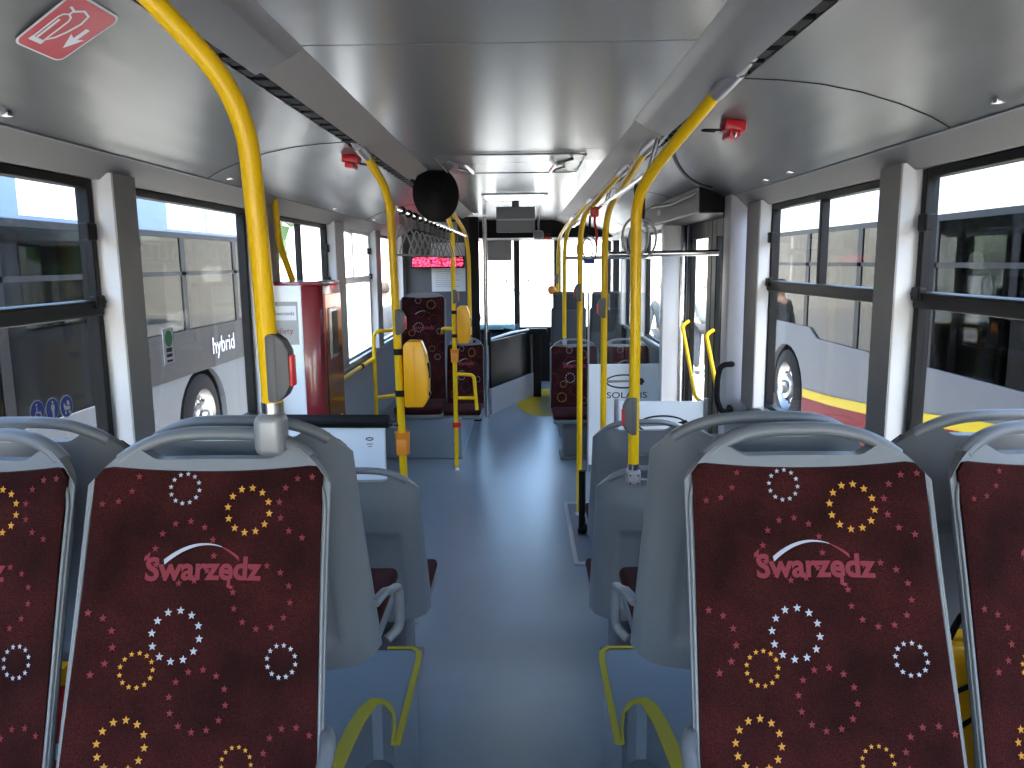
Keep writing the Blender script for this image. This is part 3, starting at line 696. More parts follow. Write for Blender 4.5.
# overhead strap rail
mb = MB(); mb.tube([(-.51, 3.52, 1.94), (-.50, 6.28, 1.955)], .014, M['steel'], 10); mb.tube([(-.50, 6.32, 1.955), (-.46, 7.33, 1.94)], .014, M['steel'], 10)
for k in range(13):
    y = 3.7 + k * .22; mb.tube([(-.508, y, 1.941), (-.508, y + .03, 1.941)], .02, M['rubber'], 10)
tag(mb.build('strap_rail', smooth=50), 'steel overhead rail carrying the hanging straps on the left', 'rail')
def strap(x, y, z, tw, first=[]):
    if not first:
        r = thing('hanging_strap', '', 'strap', (x, y, z), tw)
        a = MB(); a.box(-.010, .010, -.012, .012, -.06, -.012, M['midgrey'], .003); a.tube([(-.017 * math.cos(t), 0, -.017 * math.sin(t)) for t in [2 * PI * k / 14 for k in range(14)]], .004, M['midgrey'], 6, closed=True); a.build('clip', r, smooth=40)
        b = MB(); b.tube([(0, 0, -.055), (-.062, 0, -.20), (0.062, 0, -.20)], .0042, M['castgrey'], 8, fil=.035, closed=True); b.build('loop', r, smooth=60)
        first.append(r); return r
    return dup(first[0], (x, y, z), tw)
ys = [3.62, 3.86, 4.12, 4.36, 4.60, 4.85, 5.10, 5.40, 5.68, 5.95, 6.55, 6.78]
for i, y in enumerate(ys):
    o = strap(-.508, y + (0.09 if i < 10 else 0), 1.938, .3 * math.sin(i * 2.3) + (.5 if i % 3 == 0 else -.2))
    o['label'] = 'grey triangular strap hanging in the row under the left overhead rail'; o['group'] = 'straps on the left overhead rail'
# right: rail and round loops
mb = MB(); mb.tube([(.52, 2.9, 2.02), (.50, 6.9, 2.0)], .012, M['steel'], 10)
for y in (2.95, 4.4, 6.85): mb.tube([(.515, y, 2.01), (.55, y, 2.14)], .009, M['steel'], 8)
tag(mb.build('strap_rail', smooth=50), 'steel overhead rail above the middle door carrying round loops', 'rail')
def rloop(x, y, z, tw, R, label):
    r = thing('hanging_strap', label, 'strap', (x, y, z), tw, 'round loops on the right overhead rail')
    a = MB(); a.tube([(0, 0, .02), (0, 0, -.13)], .008, M['rubber'], 10); a.build('clip', r)
    b = MB(); b.tube([(R * math.cos(t), 0, -.13 - R * 1.35 + R * 1.35 * math.sin(t)) for t in [2 * PI * k / 28 for k in range(28)]], .0055, M['castgrey'], 8, closed=True); b.build('loop', r, smooth=60)
rloop(.522, 3.30, 2.005, .25, .058, 'round grey loop hanging beside the thick right pole, left one')
rloop(.565, 3.38, 2.005, .2, .060, 'round grey loop hanging beside the thick right pole, right one')
rloop(.505, 5.3, 1.995, .6, .06, 'round grey loop hanging near the red hammer by the middle door')
rloop(.505, 5.7, 1.995, -.3, .06, 'round grey loop hanging farthest along the right rail')
mb = MB(); mb.tube([(0, 0, 0), (-.005, 0, -.06), (.008, 0, -.12), (.01, 0, -.2)], .014, M['red'], 8, flat=.5); mb.box(-.03, .02, -.02, .02, -.03, .03, M['red'], .008)
tag(mb.build('red_strap', smooth=40, loc=(.49, 4.75, 1.99)), 'red pull strap hanging by the slim yellow pole', 'strap')
mb = MB(); mb.tube([(-.035, 0, 0), (.035, 0, 0)], .016, M['bluetag'], 8)
tag(mb.build('blue_tag', loc=(.50, 5.28, 1.70)), 'small blue tag at the foot of a hanging loop', 'tag')

# red emergency hammers
def hammer(x, y, z, rx, rz, label):
    r = thing('emergency_hammer', label, 'hammer', (x, y, z), rz, 'red emergency hammers'); r.rotation_euler = (0, rx, rz)
    a = MB(); a.box(-.035, .035, -.04, .04, -.035, .0, M['red'], .008); a.box(-.018, .018, -.05, .05, -.055, -.03, M['red'], .006); a.build('holder', r, smooth=40)
    b = MB(); b.tube([(-.035, 0, -.03), (-.09, 0, -.035), (-.095, .02, -.035), (-.05, .022, -.032)], .004, M['black'], 8, fil=.01); b.tube([(0, -.06, -.045), (0, -.045, -.045)], [.003, .011], M['steel'], 10); b.build('pull_cord', r)
hammer(.735, 2.62, 2.139, .12, 0, 'red hammer holder on the right ceiling cove')
hammer(-.655, 3.35, 2.145, -.1, PI, 'red hammer holder on the left ceiling cove')

# dome mirror seen from its black back
r = thing('round_mirror', 'round black-backed mirror hung under the left ceiling edge', 'mirror', (-.42, 4.4, 2.075))
a = MB(); Mx = Matrix.Diagonal((1, 1, 1.22, 1)) @ Matrix.Rotation(math.radians(78), 4, 'X') @ Matrix.Rotation(.2, 4, 'Y')
a.lathe([(.0, .026), (.04, .025), (.045, .018), (.10, .010), (.122, .004), (.128, 0), (.126, -.008)], M['black'], 36, Mx); a.build('mirror_back', r, smooth=60)
a = MB(); a.lathe([(.124, -.008), (.08, -.014), (.0, -.018)], M['steel'], 36, Mx); a.build('mirror_face', r, smooth=60)
a = MB(); a.tube([(-.02, 0, .0), (-.10, .02, .05), (-.15, .02, .085)], .012, M['black'], 10, fil=.03); a.build('bracket', r)

# ------------------------------------------------------------------ panels, machines
def logo(mb, fn, s):     # oval emblem with a sweeping line
    ringflat(mb, fn, M['black_s'], 0, 0, .15 * s, .055 * s, .012 * s, a0=.25, a1=PI * 1.0, n=24)
    ringflat(mb, fn, M['black_s'], 0, 0, .15 * s, .055 * s, .014 * s, a0=PI * 1.05, a1=PI * 1.85, n=24)
    flatpoly(mb, [(.095 * s, .012 * s), (.15 * s, .03 * s), (.175 * s, 0), (.15 * s, -.035 * s), (.115 * s, -.02 * s), (.14 * s, -.002 * s)], fn, M['black_s'])
    flatpoly(mb, [(-.20 * s, .010 * s), (.06 * s, .012 * s), (.06 * s, -.006 * s), (-.20 * s, -.014 * s)], fn, M['castgrey'])
# B : near side of the door
r = thing('screen_panel', 'white panel with oval emblem nearest the middle door, behind the seats', 'panel', (.79, 4.12, 0), 0, 'white emblem panels')
a = MB(); a.box(-.225, .225, -.008, .008, .25, .955, M['white'], .003); a.build('panel', r, smooth=0)
a = MB(); a.tube([(-.24, 0, 0), (-.24, 0, .97)], .012, M['alu'], 10); a.tube([(.24, 0, 0), (.24, 0, .97)], .012, M['alu'], 10); a.tube([(-.24, 0, .22), (.24, 0, .22)], .010, M['alu'], 10); a.build('frame', r)
a = MB(); logo(a, lambda x, y: (.005 + x, -.0092, .83 + y), .85); a.build('emblem', r, smooth=0)
# A : far side of the door
r = thing('screen_panel', 'white panel with oval emblem above black lettering, beyond the middle door', 'panel', (.88, 6.2, 0), 0, 'white emblem panels')
a = MB(); a.box(-.30, .30, -.008, .008, .06, .885, M['white'], .003); a.build('panel', r, smooth=0)
a = MB(); a.box(-.30, .30, -.004, .004, .89, 1.45, M['screen']); a.build('glass_screen', r, smooth=0)
a = MB()
for x in (-.305, .305): a.tube([(x, 0, 0), (x, 0, 1.46)], .008, M['alu'], 10)
a.build('frame', r)
a = MB(); logo(a, lambda x, y: (-.02 + x, -.0092, .745 + y), .95); vs, fs = text2d('SOLARIS', .070, .004); a.add([(x * 1.25 + .005, -.0092, .61 + y) for x, y in vs], fs, M['black_s']); a.build('emblem', r, smooth=0)

# left backrest board of the wheelchair bay
r = thing('bay_panel', 'pale board topped by a black padded bar before the ticket machine', 'panel', (-.80, 3.5, 0))
a = MB(); a.box(-.24, .215, -.012, .012, .12, .958, M['white'], .004); a.build('board', r, smooth=0)
a = MB(); a.tube([(-.245, -.005, .99), (.235, -.005, .985)], .031, M['rubber'], 16); a.build('padded_bar', r, smooth=50)
a = MB(); a.tube([(.23, 0, .97), (.285, 0, .965)], .013, M['steel'], 10); a.build('stub_bar', r); a = MB(); a.box(-.20, .18, .012, .04, .0, .14, M['alu'], .005); a.build('bracket', r)
a = MB(); flatpoly(a, star(.0, .0, .001), lambda x, y: (x, y, 0), M['black_s']) if 0 else None
f_ = lambda x, y: (.145 + x, -.0132, .905 + y)
ringflat(a, f_, M['black_s'], 0, 0, .016, .006, .005, n=14); flatpoly(a, [(-.014, -.022), (.014, -.022), (.014, -.026), (-.014, -.026)], f_, M['midgrey']); flatpoly(a, [(-.010, -.034), (.010, -.034), (.010, -.037), (-.010, -.037)], f_, M['midgrey']); a.build('emblem', r, smooth=0)

# ticket machine
r = thing('ticket_machine', 'pale and maroon ticket machine standing against the left windows', 'ticket machine', (-1.09, 3.80, 0))
a = MB(); a.box(-.10, .066, 0, .40, .0, 1.60, M['white'], .006); a.build('cabinet', r, smooth=0)
a = MB(); a.prism([(.066, -.002), (.142, .03), (.155, .07), (.155, .43), (.066, .43)], .02, 1.595, M['maroon'], 'z', bev=.004); a.box(-.10, .16, .0, .43, 1.596, 1.615, M['maroon'], .006); a.build('front_door', r, smooth=30)
a = MB(); a.box(.154, .160, .085, .42, .75, 1.55, M['maroon_gloss'], .002); a.build('display_plate', r, smooth=0)
a = MB(); a.box(.158, .166, .14, .30, 1.22, 1.48, M['steel'], .004); a.box(.164, .168, .19, .30, 1.24, 1.46, M['black'], .002); a.box(.158, .167, .14, .34, .76, .90, M['val'], .004); a.build('ticket_slot', r, smooth=0)
a = MB(); a.box(-.085, .045, -.002, .0005, 1.31, 1.52, M['castgrey']); a.box(-.078, .038, -.004, -.0015, 1.43, 1.50, M['paper'])
vs, fs = text2d('Swarzedz', .026, .003); a.add([(x - .02, -.0045, 1.455 + y) for x, y in vs], fs, M['bus_dark'])
vs, fs = text2d('bilety', .040, .001); a.add([(x - .025, -.0028, 1.365 + y) for x, y in vs], fs, M['star_r']); a.build('sticker', r, smooth=0)

# ceiling-mounted monitor, lamps, hatch
r = thing('ceiling_monitor', 'flat grey back of a monitor hanging from the middle of the ceiling', 'monitor', (0, 6.8, 1.95))
a = MB(); a.box(-.165, .165, -.03, .03, 0, .215, M['midgrey'], .008); a.box(-.17, .17, -.034, -.028, .10, .112, M['castgrey'], .002); a.build('housing', r, smooth=0)
a = MB(); a.box(-.15, .15, .030, .034, .02, .2, M['black']); a.build('screen', r, smooth=0)
a = MB(); a.tube([(0, 0, .21), (0, 0, .25)], .03, M['midgrey'], 12); a.build('mount', r)
mb = MB(); mb.box(-.22, .22, 5.95, 6.30, 2.182, 2.199, M['lamp'], .006); mb.box(-.25, .25, 5.92, 6.33, 2.190, 2.1995, M['alu'], .003)
tag(mb.build('ceiling_lamp', smooth=0), 'pale flat ceiling lamp just behind the hanging monitor', 'lamp')
r = thing('roof_hatch', 'roof hatch frame with chrome corner handles in the middle of the ceiling', 'hatch', (0, 4.1, 2.2))
a = MB(); a.tube([(-.36, -.35, -.006), (.36, -.35, -.006), (.36, .40, -.006), (-.36, .40, -.006)], .0035, M['ceil'], 8, fil=.08, closed=True); a.box(-.33, .33, -.32, .37, -.004, -.001, M['ceil']); a.build('frame', r)
for s in (-1, 1):
    a = MB(); a.tube([(s * .30, -.24, -.012), (s * .22, -.24, -.035), (s * .20, .12, -.035), (s * .28, .14, -.012)], .009, M['steel'], 8, fil=.03); a.build('handle', r)

# fire extinguisher sign on the left cove
def coveZ(x):
    return 2.1455 + (2.112 - 2.1455) * (abs(x) - .66) / .24
def coveZ_(x):
    prof = [(.612, 2.148), (.70, 2.143), (.80, 2.132), (.90, 2.112), (1.0, 2.082)]
    for (a, za), (b, zb) in zip(prof[:-1], prof[1:]):
        if a <= abs(x) <= b: return za + (zb - za) * (abs(x) - a) / (b - a)
mb = MB(); mb.keepn = 1
c0 = Vector((-.700, 1.415)); ux = Vector((.028, .135)).normalized()      # long axis runs mostly along the bus
ang = math.atan2(1, .0)
def SG(x, y, d=.002):
    # local x: across (towards the aisle is up-left of the sign), local y: up the sign
    X = -.780 + y * 1.15; Yy = 1.50 - x + (y * -.9)
    return (X, Yy, coveZ(X) - d)
flatpoly(mb, rrect(-.075, .075, -.095, .095, .02), lambda x, y: SG(x, y, .0015), M['paper'])
flatpoly(mb, rrect(-.070, .070, -.090, .090, .018), lambda x, y: SG(x, y, .0022), M['redmark'])
S3 = lambda x, y: SG(-x, y, .003)
def line2(pts, w):
    n = len(pts); A = []; B = []
    for i in range(n):
        a = Vector(pts[max(i - 1, 0)]); c = Vector(pts[min(i + 1, n - 1)]); t = (c - a).normalized(); nn = Vector((-t.y, t.x)) * w / 2; p = Vector(pts[i]); A.append(p + nn); B.append(p - nn)
    mb.add([S3(*p) for p in A + B], [(i, i + 1, n + i + 1, n + i) for i in range(n - 1)], M['paper'])
cyl = [(-.050, -.055), (-.050, .025), (-.046, .036), (-.035, .042), (-.024, .036), (-.020, .025), (-.020, -.055)]
line2(cyl, .005); line2([(-.054, -.058), (-.016, -.058)], .014); line2([(-.035, .042), (-.035, .055), (-.05, .060)], .006); line2([(-.041, -.05), (-.041, .02)], .006)
line2([(-.035, .052), (-.015, .066), (.005, .060), (.010, .035), (.004, .0), (-.006, -.03), (-.02, -.048)], .006)
line2([(.038, .030), (.038, -.015)], .012); flatpoly(mb, [(.016, .0), (.038, -.048), (.060, .0), (.038, -.012)], S3, M['paper'])
tag(mb.build('fire_sign', smooth=0), 'red sign with a white extinguisher and arrow on the left ceiling cove', 'sign')

# window stickers
def round_sticker(y, z, kind, label):
    mb = MB(); mb.keepn = 1; X = -1.240
    def C(x, yy, d=0): return (X + d, y + x * .68, z + yy * .68)
    n = 24
    flatpoly(mb, [(.047 * math.cos(2 * PI * k / n), .047 * math.sin(2 * PI * k / n)) for k in range(n)], lambda a, b: C(a, b, 0.001), M['paper'])
    flatpoly(mb, [(.043 * math.cos(2 * PI * k / n), .043 * math.sin(2 * PI * k / n)) for k in range(n)], lambda a, b: C(a, b, .002), M['blue'])
    W = lambda a, b: C(a, b, .003)
    dot = lambda cx, cy, r: flatpoly(mb, [(cx + r * math.cos(2 * PI * k / 12), cy + r * math.sin(2 * PI * k / 12)) for k in range(12)], W, M['paper'])
    q = lambda p: flatpoly(mb, p, W, M['paper'])
    if kind == 0:
        dot(-.006, .028, .006); q([(-.010, .02), (-.002, .02), (-.002, .0), (.016, .0), (.024, -.022), (.018, -.024), (.010, -.007), (-.010, -.007)]); ringflat(mb, W, M['paper'], 0, -.012, .018, .018, .005, a0=2.2, a1=5.8, n=16)
    elif kind == 1:
        dot(0, .028, .006); q([(-.010, .019), (.010, .019), (.013, -.002), (.008, -.002), (.008, -.034), (-.008, -.034), (-.008, -.002), (-.013, -.002)])
    else:
        q([(-.022, .018), (-.004, .0), (.02, .0), (.02, -.016), (-.018, -.016), (-.024, .0)]); q([(.0, .004), (.022, .004), (.012, .024), (.0, .022)]); dot(-.012, -.026, .007); dot(.014, -.026, .007)
    tag(mb.build('round_sticker', smooth=0), label, 'sticker', 'round blue stickers on the left window')
round_sticker(2.018, 1.320, 0, 'round blue wheelchair sticker on the nearest left window')
round_sticker(2.084, 1.315, 1, 'round blue standing-figure sticker between the two other round stickers')
round_sticker(2.150, 1.311, 2, 'round blue pushchair sticker, the one closest to the window pillar')
mb = MB(); mb.keepn = 1; mb.box(-1.2415, -1.2405, 2.775, 2.86, 1.345, 1.475, M['paper'])
flatpoly(mb, [(.03 * math.cos(2 * PI * k / 20), .03 * math.sin(2 * PI * k / 20)) for k in range(20)], lambda a, b: (-1.2395, 2.818 + a, 1.437 + b), M['green'])
for k in range(3): mb.box(-1.2400, -1.2395, 2.795, 2.84, 1.352 + k * .018, 1.360 + k * .022, M['bus_dark'])
tag(mb.build('paper_sticker', smooth=0), 'white sticker with a green disc on the second left window', 'sticker')

# things wedged between the seat backs
r = thing('fire_extinguisher', 'red cylinder with a white label glimpsed between the left seat backs', 'fire extinguisher', (-.915, 1.49, POD)); r.scale = (1.1, 1.1, 1.32)
a = MB(); a.lathe([(0, 0), (.045, 0), (.05, .01), (.05, .26), (.04, .30), (.018, .32), (.018, .34), (0, .34)], M['red'], 24); a.build('cylinder', r, smooth=50)
a = MB(); a.lathe([(.0508, .235), (.0508, .262)], M['paper'], 24); a.build('label_band', r)
a = MB(); a.box(-.02, .02, -.015, .015, .34, .37, M['val'], .004); a.tube([(0, 0, .36), (.0, -.07, .385)], .006, M['black'], 8); a.build('valve', r)
r = thing('yellow_bag', 'yellow bag with black trim glimpsed between the right seat backs', 'bag', (.935, 1.49, POD)); r.scale = (1.1, 1, 1.45)
a = MB(); a.box(-.06, .06, -.05, .07, 0, .37, M['val'], .03, seg=4); a.build('bag_body', r, smooth=60)
a = MB(); a.tube([(-.061, -.05, .30), (0, -.054, .325), (.061, -.05, .31)], .004, M['black'], 8); a.tube([(-.04, -.054, .25), (.05, -.053, .30)], .004, M['black'], 8); a.tube([(-.03, 0, .36), (0, 0, .42), (.03, 0, .36)], .006, M['black'], 8, fil=.03); a.build('trim_cord', r)

# ramp plate in the floor and its black lever
r = thing('ramp_plate', 'fold-out ramp plate with metal edges let into the floor by the door', 'ramp', (.75, 4.78, 0))
a = MB(); a.box(-.40, .45, -.55, .55, .0, .006, M['ramp'], .002); a.build('plate', r, smooth=0)
a = MB()
a.box(-.415, -.392, -.57, .57, 0, .012, M['alu'], .003); a.box(-.392, .46, -.57, -.548, 0, .012, M['alu'], .003); a.box(-.392, .46, .548, .57, 0, .012, M['alu'], .003); a.build('edge_frame', r, smooth=0)
mb = MB(); mb.tube([(0, 0, .03), (0, 0, .40)], .022, M['black'], 12); mb.tube([(0, 0, .03), (.075, -.02, .03)], .026, M['black'], 12); mb.box(.05, .10, -.05, .02, 0.0, .05, M['black'], .01)
mb.tube([(0, 0, .0), (0, 0, .03)], .028, M['black'], 12)
tag(mb.build('floor_lever', smooth=40, loc=(.415, 4.72, .012)), 'black upright lever standing on the corner of the ramp plate', 'lever')

# ------------------------------------------------------------------ middle door and its posts
tn[0] += 1
p = MB(); p.prism([(1.115, 4.07), (1.285, 4.06), (1.285, 4.26), (1.115, 4.20)], 0, 2.03, M['pillar'], 'z', bev=.008); p.box(1.118, 1.13, 4.20, 4.235, 0, 2.03, M['rubber']); struct(p.build('trim_%d' % tn[0], smooth=30)); tn[0] += 1
p = MB(); p.prism([(1.07, 5.70), (1.285, 5.70), (1.285, 6.2), (1.14, 6.2)], 0, 1.99, M['pillar'], 'z', bev=.008); p.box(1.19, 1.235, 5.68, 5.702, 0, 1.99, M['steel'], .004); struct(p.build('trim_%d' % tn[0], smooth=30)); tn[0] += 1
p = MB(); p.box(.99, 1.26, 4.23, 6.2, 1.945, 2.09, M['door_dark'], .01); p.box(.985, .991, 5.4, 5.5, 2.0, 2.04, M['paper']); p.tube([(1.0, 4.3, 2.06), (.98, 4.9, 2.04), (.95, 5.5, 2.06)], .012, M['black'], 8); struct(p.build('trim_%d' % tn[0], smooth=0))
def leaf(y0, y1, n):
    r = bpy.data.objects.new('door_%d' % n, None); COL.objects.link(r); r.location = (1.26, y0, 0); struct(r); w = y1 - y0; t = .11
    a = MB(); a.box(-.02, .02, 0, t, .03, 1.95, M['door_dark'], .006); a.box(-.02, .02, w - t, w, .03, 1.95, M['door_dark'], .006); a.box(-.02, .02, t, w - t, 1.84, 1.95, M['door_dark'], .006); a.box(-.02, .02, t, w - t, .03, .22, M['door_dark'], .006)
    a.build('door_frame', r, smooth=0)
    a = MB(); a.box(-.003, .003, t, w - t, .22, 1.84, M['glass']); a.build('door_glass', r, smooth=0)
    a = MB(); a.tube([(-.02, w - .10, 1.27), (-.07, w - .12, 1.24), (-.07, .12, .80), (-.02, .10, .77)], .013, M['yellow'], 10, fil=.03); a.build('door_handle', r, smooth=60)
leaf(4.26, 4.965, 1); leaf(4.975, 5.69, 2)
mb = MB(); pts = []
for k in range(16): t = k / 15; pts.append((.60 + .42 * t, 2.9 + 1.2 * t ** .7, 2.125 - .06 * t - .03 * math.sin(PI * t)))
mb.tube(pts, .008, M['black'], 8); tag(mb.build('black_cable', smooth=60), 'black cable curving along the right cove above the door', 'cable')

# ------------------------------------------------------------------ front: partition, cab, windscreen
p = MB(); p.box(-1.24, -.50, 8.28, 8.32, 0, 1.99, M['partgrey']); p.box(-1.24, -.50, 8.28, 8.32, 1.99, 2.17, M['darkgrey']); p.box(-.50, -.40, 8.27, 8.33, 0, 2.17, M['door_dark'], .006); tn[0] += 1; struct(p.build('wall_partition', smooth=0))
mb = MB(); mb.box(-1.09, -.54, 8.10, 8.18, 1.645, 1.77, M['black'], .008); mb.box(-1.075, -.555, 8.095, 8.101, 1.662, 1.755, M['led']); mb.box(-.85, -.80, 8.14, 8.28, 1.70, 1.75, M['black'])
tag(mb.build('dot_display', smooth=0), 'red lit dot display in front of the grey partition', 'display')
mb = MB(); mb.box(-.90, -.545, 8.270, 8.279, 1.40, 1.905, M['paper'])
for k in range(9): mb.box(-.86, -.60 - .04 * (k % 3), 8.2685, 8.2700, 1.45 + k * .022, 1.454 + k * .022, M['castgrey'])
tag(mb.build('notice_sheet', smooth=0), 'white paper notice on the grey partition below the red display', 'notice')
mb = MB(); mb.box(-.88, -.62, 8.272, 8.279, 2.03, 2.12, M['castgrey'], .002); tag(mb.build('small_plate', smooth=0), 'small grey plate high on the partition above the notice', 'plate')
mb = MB(); mb.tube([(0, 0, 0), (0, 0, 2.18)], .024, M['steel'], 16); mb.box(-.012, .05, -.02, .02, .80, .95, M['black'], .006)
tag(mb.build('chrome_post', smooth=50, loc=(-.345, 8.5, 0)), 'chrome post at the corner of the driver cab', 'post')
# cab wall from the post diagonally to the front
A, B = Vector((-.33, 8.62)), Vector((.17, 9.90)); L = (B - A).length; an = math.atan2(B.y - A.y, B.x - A.x)
r = thing('cab_door', 'dark low driver cab wall with a pale rail on top, left of the aisle end', 'cab door', (A.x, A.y, 0), an)
a = MB(); a.box(.03, L, -.02, .02, .0, .30, M['wall'], .004); a.build('kick_panel', r, smooth=0)
a = MB(); a.box(.03, L, -.015, .015, .30, .83, M['door_dark'], .004); a.build('door_leaf', r, smooth=0)
a = MB(); a.tube([(.03, 0, .85), (L * .5, 0, .87), (L, 0, .85)], .016, M['alu'], 10); a.build('top_rail', r)
a = MB(); a.prism([(L, -.02), (L + .45, .55), (L + .42, .57), (L - .03, .02)], 0, .82, M['door_dark'], 'z'); a.build('front_return', r, smooth=0)
mb = MB(); mb.box(-.05, .05, -.03, .03, 0, .82, M['black'], .008); mb.box(-.15, .13, -.05, .05, .80, .87, M['black'], .015); tag(mb.build('ticket_stand', smooth=0, loc=(.235, 9.82, 0)), 'black stand with a flat top at the end of the aisle', 'stand')
# slanted low skirting left of the aisle
p = MB(); p.prism([(-.56, 8.21), (-.49, 8.21), (-.44, 8.45), (-.40, 8.5), (-.48, 8.5)], 0, .34, M['wall'], 'z', bev=.004); tag(p.build('floor_skirt', smooth=0), 'grey metal-edged skirt running from the wheel box to the cab', 'skirting')
# yellow floor mark
mb = MB(); flatpoly(mb, [(.30 + .33 * math.cos(2 * PI * k / 32), 9.45 + .95 * math.sin(2 * PI * k / 32)) for k in range(32)], lambda x, y: (x, y, .002), M['yellow_s']); mb.v = mb.v
mk = mb.build('floor_marking', smooth=0); tag(mk, 'yellow oval marking on the floor near the front door', 'marking')
# dashboard and wheel
r = thing('dashboard', 'dark dashboard with a pale instrument hood under the windscreen', 'dashboard', (-.45, 10.75, 0))
a = MB(); a.prism([(-.30, 0), (.25, 0), (.25, .80), (.0, .86), (-.28, .74)], -.75, .45, M['darkgrey'], 'x', bev=.01); a.build('console', r, smooth=0)
a = MB(); a.box(-.2, .40, -.26, .0, .80, .87, M['cyan'], .02); a.build('hood', r)
r = thing('steering_wheel', 'black steering wheel before the left part of the windscreen', 'steering wheel', (-.72, 10.2, .98))
a = MB(); Mr = Matrix.Rotation(math.radians(35), 3, 'X')
a.tube([tuple(Mr @ Vector((.22 * math.cos(t), .22 * math.sin(t), 0))) for t in [2 * PI * k / 28 for k in range(28)]], .014, M['black'], 8, closed=True); a.build('rim', r, smooth=60)
a = MB()
for t in (0, 2.3, 4): a.tube([(0, 0, 0), tuple(Mr @ Vector((.22 * math.cos(t), .22 * math.sin(t), 0)))], .01, M['black'], 6)
a.tube([(0, 0, 0), (0, .18, -.35)], .03, M['black'], 10); a.build('column', r)
# front wall
fw = MB()
fw.box(-1.3, .52, 11.1, 11.2, 0, .78, M['door_dark']); fw.box(-1.3, 1.3, 11.05, 11.2, 2.02, 2.3, M['black']); fw.box(-1.3, -1.15, 11.05, 11.2, .78, 2.02, M['black']);
fw.box(-.065, .02, 11.08, 11.14, .78, 2.02, M['darkgrey'], .01); fw.box(1.2, 1.3, 11.05, 11.2, 0, 2.02, M['black']); fw.box(.50, .60, 11.08, 11.15, .0, 2.02, M['darkgrey'], .01)
fw.box(.52, 1.25, 11.1, 11.2, 0, .78, M['door_dark']); fw.box(-1.15, 1.18, 9.7, 11.1, 1.99, 2.19, M['black'], .01)
struct(fw.build('wall_front', smooth=0)); fw = MB(); fw.box(1.2, 1.28, 9.0, 9.08, 0, 2.0, M['door_dark']); fw.box(1.2, 1.28, 9.95, 10.1, 0, 2.0, M['door_dark']); fw.box(1.2, 1.28, 11.0, 11.04, 0, 2.0, M['door_dark']); fw.box(1.15, 1.3, 9.0, 11.04, 2.0, 2.3, M['black']); struct(fw.build('trim_43', smooth=0))
a = MB(); a.box(-1.15, 1.2, 11.108, 11.113, .78, 2.02, M['glass']); o = a.build('window_20', smooth=0); struct(o)
a = MB(); a.box(1.245, 1.25, 9.08, 11.0, .1, 2.0, M['glass']); o = a.build('door_3', smooth=0); struct(o)
for nm, x0, x1, lab in (('windscreen_wiper', -.17, -.17, 'thin black wiper left of the windscreen post'), ('windscreen_wiper', .14, .14, 'thin black wiper right of the windscreen post')):
    mb = MB(); mb.tube([(x0, 11.16, .80), (x0, 11.17, 1.45)], .008, M['black'], 6); mb.tube([(x0, 11.17, 1.45), (x0 - .12, 11.17, 1.25)], .006, M['black'], 6); mb.tube([(x0, 11.17, 1.45), (x0 + .12, 11.17, 1.28)], .006, M['black'], 6)
    tag(mb.build(nm), lab, 'wiper', 'windscreen wipers')
mb = MB(); mb.box(.26, .42, 9.7, 9.75, 1.97, 2.05, M['red'], .005); tag(mb.build('red_sign', smooth=0), 'small red sign under the ceiling near the front door', 'sign')
mb = MB(); mb.box(-.06, .06, -.05, .05, -.05, .05, M['castgrey'], .03, seg=3); mb.tube([(0, 0, .04), (0, 0, .2)], .012, M['castgrey'], 8); tag(mb.build('ceiling_camera', smooth=60, loc=(.24, 9.0, 2.0)), 'small grey round device hanging near the red sign', 'camera')
mb = MB(); mb.box(-.29, .07, 10.95, 11.0, 1.72, 2.02, M['castgrey'], .004) ; tag(mb.build('sun_blind', smooth=0, loc=(-.16, 0, 0)), 'pale sun blind pulled down at the left of the windscreen', 'blind')
mb = MB(); mb.lathe([(0, -.05), (.04, -.03), (.055, .01), (.045, .05), (0, .07)], M['orange'], 16); tag(mb.build('orange_lamp', smooth=60, loc=(.42, 9.75, 1.34)), 'small orange object showing above the grey front seat', 'lamp')

# ------------------------------------------------------------------ outside
GZ = -.42
g = MB(); g.box(-60, 60, -30, 90, GZ - .1, GZ, M['ground']); struct(g.build('ground', smooth=0))

def wheel(parent, y, z, xs, s):
    r = MB(); Mt = Matrix.Translation((xs - s * 0.0, y, z)) @ Matrix.Rotation(-s * PI / 2, 4, 'Y')      # axis along x, face towards our bus
    r.lathe([(.30, -.13), (.40, -.14), (.475, -.10), (.49, -.02), (.47, .07), (.40, .10), (.31, .10)], M['tyre'], 40, Mt); t = r.build('tyre', parent, smooth=50)
    q = MB(); q.lathe([(.31, .095), (.29, .03), (.26, .0), (.16, .035), (.145, .09), (.09, .10), (.085, .15), (.04, .165), (0, .165)], M['chrome'], 32, Mt)
    for k in range(10):
        a = 2 * PI * k / 10; c = Mt @ Vector((.205 * math.cos(a), .205 * math.sin(a), .01)); d = Mt @ Vector((.205 * math.cos(a), .205 * math.sin(a), .06)); q.tube([c, d], .016, M['chrome'], 8)
    q.build('hub', t, smooth=40)

